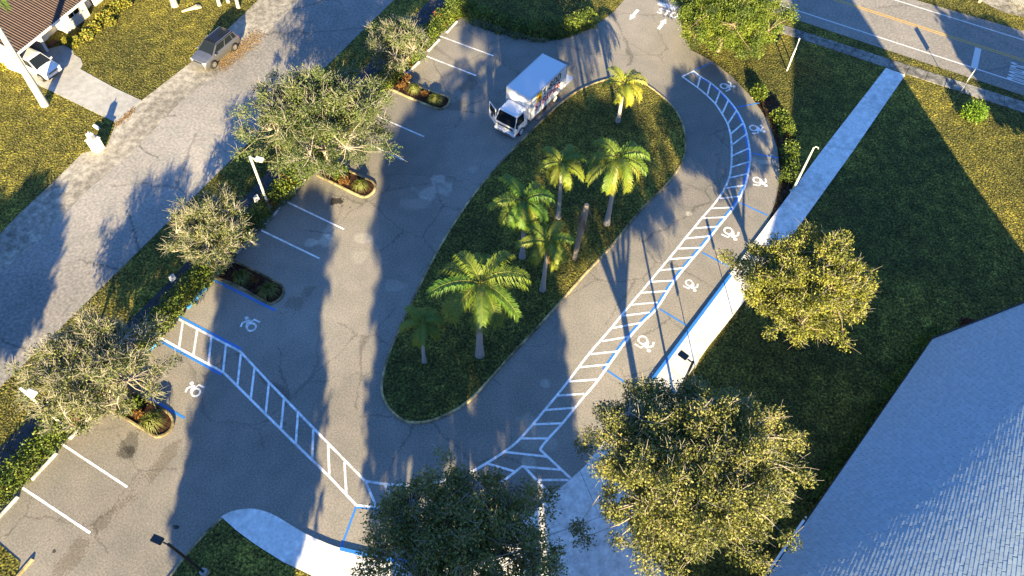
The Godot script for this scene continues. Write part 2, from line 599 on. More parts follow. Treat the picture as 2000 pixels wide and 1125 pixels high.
func shrub(called: String, label: String, category: String, group: String, at: Vector3, rr: Vector3, n: int, lsize: float, cols: Array, seed: int) -> void:
	rng.seed = seed
	var t := thing(called, label, category, group, at)
	var lv := MB.new()
	var st := MB.new()
	var nz := FastNoiseLite.new()
	nz.seed = seed; nz.frequency = 0.8
	for k in n:
		var d := rdir()
		d.y = absf(d.y) * 1.0
		var p := d * rr * pow(rng.randf(), 0.3) * (0.85 + 0.4 * nz.get_noise_3dv(d * 2.5)) + Vector3(0, rr.y * 0.12, 0)
		var al := (rdir() + d * 0.8).normalized()
		var si := al.cross((rdir() + Vector3(0, 0.6, 0)).normalized()).normalized()
		var z := lsize * rng.randf_range(0.65, 1.35)
		lv.leaf(p, al * z, si * z * 0.33, pick(cols, rng.randf() * 0.7 + 0.3 * (0.5 + nz.get_noise_3dv(d * 4.0))))
	for k in 9:
		var d := rdir(); d.y = absf(d.y) + 0.4
		st.tube([Vector3(0, -0.03, 0), d.normalized() * rr * 0.8], [0.022, 0.008], 4, Color(0.16, 0.12, 0.07), false)
	part("stems", st, bark_mat, t)
	part("foliage", lv, leaf_mat, t).set_meta("kind", "stuff")

func grass_clump(label: String, at: Vector3, r: float, h: float, cols: Array, seed: int, n := 260) -> void:
	rng.seed = seed
	var t := thing("ornamental_grass", label, "plant", "clumps of ornamental grass in the kerbed beds", at)
	var lv := MB.new()
	for k in n:
		var a := rng.randf() * TAU
		var lean := pow(rng.randf(), 0.7)
		var o := Vector3(cos(a), 0, sin(a))
		var b := o * rng.randf() * 0.12
		var m := b + o * r * lean * 0.55 + Vector3(0, h * (1.0 - 0.25 * lean), 0)
		var e := b + o * r * lean * rng.randf_range(0.9, 1.15) + Vector3(0, h * (0.95 - 0.8 * lean), 0)
		var s := Vector3(-o.z, 0, o.x) * 0.016
		var c := pick(cols, rng.randf())
		lv.quad(b - s, b + s, m + s, m - s, Vector3.UP + o, c)
		lv.tri_to(m - s, m + s, e, Vector3.UP + o, c.lerp(cols[-1], 0.3))
	part("blades", lv, leaf_mat, t).set_meta("kind", "stuff")

# ---------------------------------------------------------------- painted markings
func paint_line(called: String, px: Array, w: float, m: Material, lot: Node, y := 0.018) -> void:
	var mb := MB.new()
	ribbon(mb, poly(px), w, y)
	part(called, mb, m, lot)

func paint_poly(called: String, p: PackedVector2Array, m: Material, lot: Node, y := 0.018) -> void:
	var mb := MB.new()
	sheet(mb, p, y)
	part(called, mb, m, lot)

func accessible_symbol(wheel: Vector2, head: Vector2, lot: Node) -> void:
	var a := g2(wheel.x, wheel.y)
	var b := g2(head.x, head.y)
	var ref := Vector2(-74, -143)
	var sc := (b - a).length() / ref.length()
	var rot := ref.angle_to(b - a)
	var f := func(x: float, y: float) -> Vector2: return a + (Vector2(x, y) * sc).rotated(rot)
	var mb := MB.new()
	for arc in [[-0.55, 2.55], [2.70, 5.60]]:
		for k in 16:
			var t0 := lerpf(arc[0], arc[1], k / 16.0)
			var t1 := lerpf(arc[0], arc[1], (k + 1) / 16.0)
			mb.quad(v3(f.call(68 * cos(t0), 68 * sin(t0)), 0.018), v3(f.call(68 * cos(t1), 68 * sin(t1)), 0.018), v3(f.call(43 * cos(t1), 43 * sin(t1)), 0.018), v3(f.call(43 * cos(t0), 43 * sin(t0)), 0.018), Vector3.UP)
	var hd := PackedVector2Array()
	for k in 14: hd.append(f.call(-74 + 27 * cos(TAU * k / 14), -143 + 25 * sin(TAU * k / 14)))
	sheet(mb, hd, 0.018)
	sheet(mb, PackedVector2Array([f.call(-60, -118), f.call(-20, -112), f.call(-34, -50), f.call(-52, 6), f.call(-78, -6), f.call(-74, -60)]), 0.0185)
	ribbon(mb, PackedVector2Array([f.call(-48, -106), f.call(-122, -72), f.call(-136, -14)]), 26 * sc, 0.019)
	ribbon(mb, PackedVector2Array([f.call(-36, -52), f.call(24, -112), f.call(102, -64)]), 27 * sc, 0.0195)
	part("accessible_symbol", mb, M.white_paint, lot)

func arrow(px: Array, lot: Node) -> void:
	# shaft start, shaft end, tip, wing, wing
	var p := poly(px)
	var mb := MB.new()
	ribbon(mb, PackedVector2Array([p[0], p[1]]), 0.30, 0.018)
	sheet(mb, PackedVector2Array([p[2], p[3], p[4]]), 0.0185)
	part("direction_arrow", mb, M.white_paint, lot)

func word(text: String, at: Vector2, right: Vector2, up: Vector2, w: float, h: float, m: Material, parent: Node, y: float, called := "lettering") -> void:
	var tm := TextMesh.new()
	tm.text = text
	var f := SystemFont.new()
	f.font_names = PackedStringArray(["Droid Sans"])
	f.font_weight = 700
	tm.font = f
	tm.font_size = 64
	tm.pixel_size = 0.01
	tm.depth = 0.002
	tm.curve_step = 2.0
	var bb := tm.get_aabb()
	var o := part_mesh(called, tm, m, parent)
	var sx := w / bb.size.x
	var sy := h / bb.size.y
	var rx := v3(right.normalized(), 0)
	var uy := v3(up.normalized(), 0)
	var t := Transform3D(Basis(rx * sx, uy * sy, Vector3.UP), Vector3.ZERO)
	var c := bb.position + bb.size * 0.5
	t.origin = v3(at, y) - t.basis * Vector3(c.x, c.y, 0)
	o.transform = t

# ---------------------------------------------------------------- street furniture
func wheel_stop(px: Array, m: Material, label: String) -> void:
	var a := g2(px[0], px[1], 0.06)
	var b := g2(px[2], px[3], 0.06)
	var d := (b - a).normalized()
	var c := (a + b) * 0.5
	var l := 1.83
	var t := thing("wheel_stop", label, "wheel stop", "concrete wheel stops along the hedge", v3(c, 0.012), atan2(-d.y, d.x))
	var mb := MB.new()
	var rings := []
	for k in [[-1.0, 0.86], [-0.985, 1.0], [0.985, 1.0], [1.0, 0.86]]:
		var x: float = k[0] * l * 0.5
		var s: float = k[1]
		rings.append([Vector3(x, 0, -0.085), Vector3(x, 0.10 * s, -0.075), Vector3(x, 0.125 * s, -0.05), Vector3(x, 0.125 * s, 0.05), Vector3(x, 0.10 * s, 0.075), Vector3(x, 0, 0.085)])
	mb.loft(rings)
	part("block", mb, m, t)
	for x in [-0.6, 0.6]:
		var p := MB.new()
		p.tube([Vector3(x, 0.10, 0), Vector3(x, 0.131, 0)], [0.018, 0.018], 8, Color(0.2, 0.17, 0.14))
		part("anchor_pin", p, M.vert, t)

func lamp(label: String, at: Vector3, h: float, head_dir: Vector2, m: Material, mh: Material, tilt := 0.0) -> void:
	var t := thing("street_lamp", label, "lamp post", "lamp posts round the lot", at)
	var d := v3(head_dir.normalized(), 0)
	var s := Vector3(-d.z, 0, d.x)
	var b := MB.new()
	b.tube([Vector3(0, -0.05, 0), Vector3(0, 0.35, 0)], [0.22, 0.20], 12)
	part("base", b, M.concrete_plain, t)
	var p := MB.new()
	p.box(Transform3D(Basis(d, Vector3.UP, s), Vector3(0, h * 0.5, 0)), Vector3(0.13, h, 0.13), Color.WHITE, 0.02)
	part("pole", p, m, t)
	var a := MB.new()
	a.box(Transform3D(Basis(d, Vector3.UP, s), Vector3(0, h - 0.15, 0) + d * 0.20), Vector3(0.3, 0.07, 0.07), Color.WHITE, 0.01)
	part("arm", a, m, t)
	var hd := MB.new()
	var hb := Basis(d, Vector3.UP, s)
	hd.box(Transform3D(hb, Vector3(0, h - 0.10, 0) + d * 0.66), Vector3(0.56, 0.18, 0.36), Color.WHITE, 0.03)
	var ho := part("lamp_head", hd, mh, t)
	var ln := MB.new()
	ln.box(Transform3D(hb, Vector3(0, h - 0.206, 0) + d * 0.66), Vector3(0.46, 0.012, 0.28))
	part("lens", ln, M.lens, ho)

func post_sign(called: String, label: String, at: Vector3, h: float, face: Vector2, w: float, ph: float, m: Material, group: String, symbol := false) -> void:
	var t := thing(called, label, "sign", group, at)
	var d := v3(face.normalized(), 0)
	var s := Vector3(-d.z, 0, d.x)
	var p := MB.new()
	p.box(Transform3D(Basis(s, Vector3.UP, d), Vector3(0, h * 0.5 - 0.05, 0)), Vector3(0.06, h + 0.1, 0.04), Color.WHITE, 0.008)
	part("post", p, M.galvanised, t)
	var q := MB.new()
	q.box(Transform3D(Basis(s, Vector3.UP, d), Vector3(0, h - ph * 0.5, 0) + d * 0.032), Vector3(w, ph, 0.018), Color.WHITE, 0.004)
	part("plate", q, m, t)
	var bolt := MB.new()
	for y in [0.12, 0.88]:
		bolt.tube([Vector3(0, h - ph * y, 0) + d * 0.04, Vector3(0, h - ph * y, 0) + d * 0.052], [0.015, 0.012], 6, Color(0.4, 0.4, 0.4))
	part("bolts", bolt, M.vert, t)

# ---------------------------------------------------------------- vehicles (x forward, y up, z to the vehicle's right)
func wheel(t: Node, x: float, z: float, r: float, w: float, rim_col: Material) -> void:
	var sg := signf(z)
	var ty := MB.new()
	var c := Vector3(x, r, z)
	ty.tube([c + Vector3(0, 0, -w * 0.5), c + Vector3(0, 0, -w * 0.42), c + Vector3(0, 0, w * 0.42), c + Vector3(0, 0, w * 0.5)], [r * 0.82, r, r, r * 0.82], 20, Color(0.012, 0.012, 0.013))
	var o := part("wheel", ty, M.rubber, t)
	var rm := MB.new()
	rm.tube([c + Vector3(0, 0, sg * w * 0.30), c + Vector3(0, 0, sg * (w * 0.5 + 0.008))], [r * 0.66, r * 0.64], 18)
	part("rim", rm, rim_col, o)
	var hb := MB.new()
	for k in 5:
		var a := TAU * k / 5.0 + 0.3
		var q := c + Vector3(cos(a) * r * 0.40, sin(a) * r * 0.40, sg * (w * 0.5 + 0.010))
		hb.tube([q, q + Vector3(0, 0, sg * 0.004)], [r * 0.13, r * 0.13], 8)
	part("rim_openings", hb, M.rubber, o)

func ring_at(x: float, w: float, yb: float, yt: float, crown := 0.04) -> Array:
	return [Vector3(x, yb, -w * 0.86), Vector3(x, yb + 0.10, -w * 0.97), Vector3(x, lerpf(yb, yt, 0.55), -w), Vector3(x, yt - 0.10, -w * 0.97), Vector3(x, yt, -w * 0.86), Vector3(x, yt + crown, -w * 0.4), Vector3(x, yt + crown, w * 0.4), Vector3(x, yt, w * 0.86), Vector3(x, yt - 0.10, w * 0.97), Vector3(x, lerpf(yb, yt, 0.55), w), Vector3(x, yb + 0.10, w * 0.97), Vector3(x, yb, w * 0.86)]

func panel(t: Node, called: String, q: Array, want: Vector3, m: Material, inset := 0.0, lift := 0.012) -> MeshInstance3D:
	var mid: Vector3 = (q[0] + q[1] + q[2] + q[3]) * 0.25
	var nn: Vector3 = (q[2] - q[0]).cross(q[3] - q[1]).normalized()
	if nn.dot(want) < 0: nn = -nn
	var a := []
	for p in q: a.append(p.lerp(mid, inset) + nn * lift)
	var mb := MB.new()
	mb.quad(a[0], a[1], a[2], a[3], nn)
	# a thin rim so that the pane has an edge
	for k in 4: mb.quad(a[k], a[(k + 1) % 4], a[(k + 1) % 4] - nn * lift * 1.5, a[k] - nn * lift * 1.5, (a[k] + a[(k + 1) % 4]) * 0.5 - mid)
	return part(called, mb, m, t)

func car(called: String, label: String, at: Vector3, turn: float, d: Dictionary) -> void:
	var t := thing(called, label, "car", "", at, turn)
	var l: float = d.length * 0.5
	var w: float = d.width * 0.5
	var belt: float = d.belt
	var hood: float = d.hood
	var body := MB.new()
	body.loft([ring_at(-l, w * 0.86, 0.42, belt - 0.22, 0.0), ring_at(-l + 0.10, w * 0.95, 0.28, belt - 0.02, 0.01), ring_at(-l + 0.7, w, 0.24, belt), ring_at(-0.2, w, 0.22, belt - 0.01), ring_at(d.ws - 0.05, w, 0.22, belt - 0.02), ring_at(d.ws + 0.35, w * 0.99, 0.22, hood + 0.02, 0.05), ring_at(l - 0.55, w * 0.97, 0.22, hood - 0.04, 0.05), ring_at(l - 0.14, w * 0.90, 0.24, hood - 0.14, 0.03), ring_at(l - 0.02, w * 0.80, 0.34, hood - 0.30, 0.0)])
	part("body", body, d.paint, t)
	# cabin
	var rb: float = d.rear
	var rf: float = d.ws + 0.42
	var ry: float = d.height
	var bw := w * 0.90
	var tw := w * 0.72
	var B := [Vector3(rf, belt - 0.02, -bw), Vector3(rf, belt - 0.02, bw), Vector3(rb, belt - 0.02, bw), Vector3(rb, belt - 0.02, -bw)]
	var T := [Vector3(rf - d.rake, ry - 0.05, -tw), Vector3(rf - d.rake, ry - 0.05, tw), Vector3(rb + 0.22, ry - 0.08, tw), Vector3(rb + 0.22, ry - 0.08, -tw)]
	var cab := MB.new()
	cab.loft([[B[0], B[1], B[2], B[3]], [T[0], T[1], T[2], T[3]]])
	part("cabin", cab, d.paint, t)
	var rf_m := MB.new()
	rf_m.loft([[T[0] + Vector3(0.02, -0.01, -0.02), T[1] + Vector3(0.02, -0.01, 0.02), T[2] + Vector3(-0.03, -0.01, 0.02), T[3] + Vector3(-0.03, -0.01, -0.02)], [T[0] + Vector3(-0.05, 0.035, 0.03), T[1] + Vector3(-0.05, 0.035, -0.03), T[2] + Vector3(0.05, 0.035, -0.03), T[3] + Vector3(0.05, 0.035, 0.03)], [T[0] + Vector3(-0.3, 0.06, 0.2), T[1] + Vector3(-0.3, 0.06, -0.2), T[2] + Vector3(0.3, 0.06, -0.2), T[3] + Vector3(0.3, 0.06, 0.2)]])
	part("roof", rf_m, d.roof, t)
	panel(t, "windscreen", [B[0], B[1], T[1], T[0]], Vector3(1, 1, 0), M.car_glass, 0.07)
	panel(t, "rear_window", [B[2], B[3], T[3], T[2]], Vector3(-1, 1, 0), M.car_glass, 0.12)
	for sg in [0, 1]:
		var q0: Vector3 = B[0] if sg == 0 else B[1]
		var q1: Vector3 = B[3] if sg == 0 else B[2]
		var q2: Vector3 = T[3] if sg == 0 else T[2]
		var q3: Vector3 = T[0] if sg == 0 else T[1]
		var want := Vector3(0, 0.2, -1 if sg == 0 else 1)
		for f in [[0.06, 0.46], [0.50, 0.80], [0.83, 0.96]]:
			panel(t, "side_window", [q0.lerp(q1, f[0]).lerp(q3.lerp(q2, f[0]), 0.10), q0.lerp(q1, f[1]).lerp(q3.lerp(q2, f[1]), 0.10), q3.lerp(q2, f[1]).lerp(q0.lerp(q1, f[1]), 0.10), q3.lerp(q2, f[0]).lerp(q0.lerp(q1, f[0]), 0.10)], want, M.car_glass)
		var z := -w if sg == 0 else w
		var mi := MB.new()
		mi.box(Transform3D(Basis.IDENTITY, Vector3(rf - 0.25, belt + 0.06, z * 1.06)), Vector3(0.12, 0.13, 0.20), Color.WHITE, 0.03)
		part("wing_mirror", mi, d.paint, t)
		for x in [0.15, -0.85]:
			var h := MB.new()
			h.box(Transform3D(Basis.IDENTITY, Vector3(x, belt - 0.16, z * 0.985)), Vector3(0.18, 0.03, 0.05), Color.WHITE, 0.008)
			part("door_handle", h, d.paint, t)
		var hl := MB.new()
		hl.box(Transform3D(Basis(Vector3.UP, 0.35 * (1 if sg == 0 else -1)), Vector3(l - 0.16, hood - 0.20, z * 0.70)), Vector3(0.16, 0.13, 0.34), Color.WHITE, 0.03)
		part("headlight", hl, M.lens, t)
		var tl := MB.new()
		tl.box(Transform3D(Basis.IDENTITY, Vector3(-l + 0.09, belt - 0.14, z * 0.78)), Vector3(0.10, 0.16, 0.28), Color.WHITE, 0.03)
		part("tail_light", tl, M.red_lens, t)
		for x in [d.axle_f, d.axle_r]:
			var ar := MB.new()
			ar.tube([Vector3(x, 0.34, z * 0.80), Vector3(x, 0.34, z * 1.005)], [0.40, 0.40], 20)
			part("wheel_arch", ar, M.trim, t)
			wheel(t, x, z * 0.935, 0.335, 0.21, M.rim)
		if d.rails:
			var ra := MB.new()
			ra.tube([T[0 if sg == 0 else 1] + Vector3(-0.05, 0.06, 0.05 * (1 if sg == 0 else -1)), T[3 if sg == 0 else 2] + Vector3(0.1, 0.07, 0.05 * (1 if sg == 0 else -1))], [0.022, 0.022], 6)
			part("roof_rail", ra, M.chrome, t)
	var gr := MB.new()
	gr.box(Transform3D(Basis(Vector3.BACK, 0.15), Vector3(l - 0.055, hood - 0.24, 0)), Vector3(0.06, 0.13, w * 1.02), Color.WHITE, 0.02)
	var go := part("grille", gr, M.trim, t)
	for k in 7:
		var gs := MB.new()
		gs.box(Transform3D(Basis(Vector3.BACK, 0.15), Vector3(l - 0.018, hood - 0.24, lerpf(-0.42, 0.42, k / 6.0) * w)), Vector3(0.02, 0.10, 0.035))
		part("grille_bar", gs, M.chrome, go)
	var bp := MB.new()
	bp.box(Transform3D(Basis.IDENTITY, Vector3(l - 0.10, 0.36, 0)), Vector3(0.22, 0.16, w * 1.66), Color.WHITE, 0.05)
	part("bumper", bp, d.bumper, t)
	var np := MB.new()
	np.box(Transform3D(Basis.IDENTITY, Vector3(-l - 0.005, belt - 0.36, 0)), Vector3(0.03, 0.15, 0.32), Color.WHITE, 0.006)
	part("number_plate", np, M.white_metal, t)

func side_text(text: String, t: Node, x0: float, w: float, yc: float, h: float, z: float, m: Material, bold: int) -> void:
	# on the truck's left side: reads towards the rear
	var tm := TextMesh.new()
	tm.text = text
	var f := SystemFont.new()
	f.font_names = PackedStringArray(["Droid Sans"])
	f.font_weight = bold
	tm.font = f
	tm.font_size = 64
	tm.pixel_size = 0.01
	tm.depth = 0.004
	tm.curve_step = 2.0
	var bb := tm.get_aabb()
	var o := part_mesh("lettering", tm, m, t)
	var b := Basis(Vector3(-w / bb.size.x, 0, 0), Vector3(0, h / bb.size.y, 0), Vector3(0, 0, -1))
	var c := bb.position + bb.size * 0.5
	o.transform = Transform3D(b, Vector3(x0 - w * 0.5, yc, z) - b * Vector3(c.x, c.y, 0))

func box_truck(at: Vector3, turn: float) -> void:
	var t := thing("box_truck", "white box truck with red and black lettering, cab door open", "truck", "", at, turn)
	var hl := 2.5
	var hw := 1.17
	var b := MB.new()
	b.box(Transform3D(Basis.IDENTITY, Vector3(0, 2.07, 0)), Vector3(hl * 2, 2.2, hw * 2), Color.WHITE, 0.03)
	part("cargo_box", b, M.truck_white, t)
	var rf := MB.new()
	rf.box(Transform3D(Basis.IDENTITY, Vector3(0, 3.185, 0)), Vector3(hl * 2 - 0.10, 0.03, hw * 2 - 0.10), Color.WHITE, 0.01)
	part("box_roof", rf, M.truck_roof, t)
	for sg in [-1.0, 1.0]:
		var e := MB.new()
		e.box(Transform3D(Basis.IDENTITY, Vector3(0, 3.16, sg * hw)), Vector3(hl * 2 + 0.02, 0.08, 0.05), Color.WHITE, 0.01)
		part("top_rail", e, M.aluminium, t)
		var e2 := MB.new()
		e2.box(Transform3D(Basis.IDENTITY, Vector3(0, 1.0, sg * hw)), Vector3(hl * 2 + 0.02, 0.10, 0.05), Color.WHITE, 0.01)
		part("bottom_rail", e2, M.aluminium, t)
		for x in [-hl, hl]:
			var p := MB.new()
			p.box(Transform3D(Basis.IDENTITY, Vector3(x, 2.07, sg * hw)), Vector3(0.07, 2.2, 0.06), Color.WHITE, 0.015)
			part("corner_post", p, M.aluminium, t)
	var z := -hw - 0.004
	side_text("1-800", t, hl - 1.62, 2.55, 2.64, 0.74, z, M.print_black, 600)
	side_text("STRIPER", t, hl - 0.62, 3.6, 1.82, 0.68, z, M.print_red, 700)
	var lg := MB.new()
	lg.box(Transform3D(Basis.IDENTITY, Vector3(hl - 1.15, 2.60, z)), Vector3(0.72, 0.80, 0.006))
	var lgo := part("emblem", lg, M.print_yellow, t)
	var fg := MB.new()
	var pc := Vector3(hl - 1.15, 2.60, z - 0.006)
	for q in [[Vector3(0.20, -0.28, 0), Vector3(-0.22, -0.20, 0), Vector3(-0.02, 0.16, 0)], [Vector3(0.12, 0.02, 0), Vector3(-0.16, 0.06, 0), Vector3(-0.05, 0.26, 0)], [Vector3(0.28, -0.30, 0), Vector3(0.05, -0.30, 0), Vector3(0.10, -0.10, 0)]]:
		fg.tri_to(pc + q[0], pc + q[1], pc + q[2], Vector3(0, 0, -1))
	part("emblem_print", fg, M.print_orange, lgo)
	# chassis
	var ch := MB.new()
	for sg in [-1.0, 1.0]: ch.box(Transform3D(Basis.IDENTITY, Vector3(0.6, 0.80, sg * 0.42)), Vector3(6.2, 0.20, 0.08))
	part("chassis", ch, M.trim, t)
	var fb := MB.new()
	fb.box(Transform3D(Basis.IDENTITY, Vector3(0.4, 0.62, -0.85)), Vector3(0.9, 0.36, 0.5), Color.WHITE, 0.05)
	part("fuel_tank", fb, M.trim, t)
	# cab, tilted forward windscreen
	var x0 := hl + 0.10
	var x1 := hl + 1.75
	var cw := 0.98
	var cab := MB.new()
	cab.loft([[Vector3(x0, 0.55, -cw), Vector3(x1 - 0.02, 0.55, -cw * 0.97), Vector3(x1 - 0.02, 0.55, cw * 0.97), Vector3(x0, 0.55, cw)], [Vector3(x0, 1.22, -cw), Vector3(x1, 1.22, -cw * 0.97), Vector3(x1, 1.22, cw * 0.97), Vector3(x0, 1.22, cw)], [Vector3(x0, 2.12, -cw * 0.90), Vector3(x1 - 0.36, 2.12, -cw * 0.86), Vector3(x1 - 0.36, 2.12, cw * 0.86), Vector3(x0, 2.12, cw * 0.90)], [Vector3(x0 + 0.08, 2.24, -cw * 0.80), Vector3(x1 - 0.52, 2.24, -cw * 0.78), Vector3(x1 - 0.52, 2.24, cw * 0.78), Vector3(x0 + 0.08, 2.24, cw * 0.80)]])
	part("cab", cab, M.truck_white, t)
	for k in 8:
		var ri := MB.new()
		ri.box(Transform3D(Basis.IDENTITY, Vector3((x0 + x1) * 0.5 - 0.22, 2.250, lerpf(-0.68, 0.68, k / 7.0))), Vector3(0.95, 0.025, 0.06), Color.WHITE, 0.008)
		part("roof_rib", ri, M.truck_white, t)
	panel(t, "windscreen", [Vector3(x1, 1.22, -cw * 0.97), Vector3(x1, 1.22, cw * 0.97), Vector3(x1 - 0.36, 2.12, cw * 0.86), Vector3(x1 - 0.36, 2.12, -cw * 0.86)], Vector3(1, 0.5, 0), M.car_glass, 0.06, 0.010)
	for sg in [-1.0, 1.0]:
		panel(t, "side_window", [Vector3(x0 + 0.45, 1.27, sg * cw), Vector3(x1 - 0.10, 1.27, sg * cw * 0.975), Vector3(x1 - 0.42, 2.05, sg * cw * 0.88), Vector3(x0 + 0.45, 2.05, sg * cw * 0.91)], Vector3(0, 0.1, sg), M.car_glass if sg < 0 else M.trim, 0.02, 0.010)
		var hd := MB.new()
		hd.box(Transform3D(Basis.IDENTITY, Vector3(x1 - 0.01, 0.78, sg * 0.74)), Vector3(0.10, 0.18, 0.36), Color.WHITE, 0.03)
		part("headlight", hd, M.lens, t)
		var mr := MB.new()
		mr.tube([Vector3(x1 - 0.15, 1.9, sg * 0.9), Vector3(x1 + 0.12, 1.85, sg * 1.16)], [0.015, 0.015], 5)
		mr.box(Transform3D(Basis.IDENTITY, Vector3(x1 + 0.12, 1.68, sg * 1.18)), Vector3(0.08, 0.36, 0.20), Color.WHITE, 0.02)
		part("wing_mirror", mr, M.trim, t)
		wheel(t, x0 + 0.78, sg * 0.88, 0.38, 0.22, M.truck_white)
		wheel(t, -1.35, sg * 0.92, 0.38, 0.24, M.truck_white)
		wheel(t, -1.35, sg * 0.64, 0.38, 0.22, M.trim)
		var mf := MB.new()
		mf.box(Transform3D(Basis.IDENTITY, Vector3(-1.95, 0.55, sg * 0.80)), Vector3(0.02, 0.6, 0.5))
		part("mud_flap", mf, M.rubber, t)
	var gl := MB.new()
	gl.box(Transform3D(Basis.IDENTITY, Vector3(x1 + 0.005, 0.98, 0)), Vector3(0.04, 0.16, 1.5), Color.WHITE, 0.015)
	part("grille", gl, M.trim, t)
	var bm := MB.new()
	bm.box(Transform3D(Basis.IDENTITY, Vector3(x1 + 0.02, 0.52, 0)), Vector3(0.20, 0.26, 1.95), Color.WHITE, 0.05)
	var bo := part("bumper", bm, M.truck_white, t)
	for q in [-0.35, 0.35]:
		var sl := MB.new()
		sl.box(Transform3D(Basis.IDENTITY, Vector3(x1 + 0.115, 0.52, q)), Vector3(0.02, 0.08, 0.5))
		part("bumper_slot", sl, M.trim, bo)
	# right door stands open
	var hinge := Vector3(x1 - 0.14, 0, cw * 1.0)
	var db := Basis(Vector3.UP, 1.12)
	var door := MB.new()
	for s in [[Vector3(-0.55, 0.95, 0.02), Vector3(1.1, 0.66, 0.06)]]:
		door.box(Transform3D(db, hinge + db * s[0]), s[1], Color.WHITE, 0.02)
	for s in [[Vector3(-0.06, 1.65, 0.0), Vector3(0.06, 0.8, 0.05)], [Vector3(-1.06, 1.65, 0.0), Vector3(0.06, 0.8, 0.05)], [Vector3(-0.56, 2.06, 0.0), Vector3(1.06, 0.06, 0.05)]]:
		door.box(Transform3D(db, hinge + db * s[0]), s[1], Color.WHITE, 0.01)
	var dr := part("door", door, M.truck_white, t)
	dr.set_meta("label", "cab door standing wide open")
	var dg := MB.new()
	dg.box(Transform3D(db, hinge + db * Vector3(-0.56, 1.66, 0.0)), Vector3(0.94, 0.74, 0.012))
	part("door_window", dg, M.car_glass, dr)
	# lift gate folded out behind the box
	var lf := MB.new()
	lf.box(Transform3D(Basis.IDENTITY, Vector3(-hl - 0.85, 0.86, -0.10)), Vector3(1.25, 0.06, 2.0), Color.WHITE, 0.015)
	part("lift_gate", lf, M.aluminium, t)
	var ar := MB.new()
	for sg in [-1.0, 1.0]:
		ar.tube([Vector3(-hl + 0.1, 0.7, sg * 0.9), Vector3(-hl - 0.4, 0.85, sg * 0.9)], [0.04, 0.04], 6)
		ar.tube([Vector3(-hl, 0.55, sg * 0.9), Vector3(-hl, 1.0, sg * 0.9)], [0.05, 0.05], 6)
	part("lift_arm", ar, M.trim, t)
	for sg in [-1.0, 1.0]:
		var tl := MB.new()
		tl.box(Transform3D(Basis.IDENTITY, Vector3(-hl - 0.02, 0.88, sg * 1.05)), Vector3(0.05, 0.14, 0.16), Color.WHITE, 0.02)
		part("tail_light", tl, M.red_lens, t)

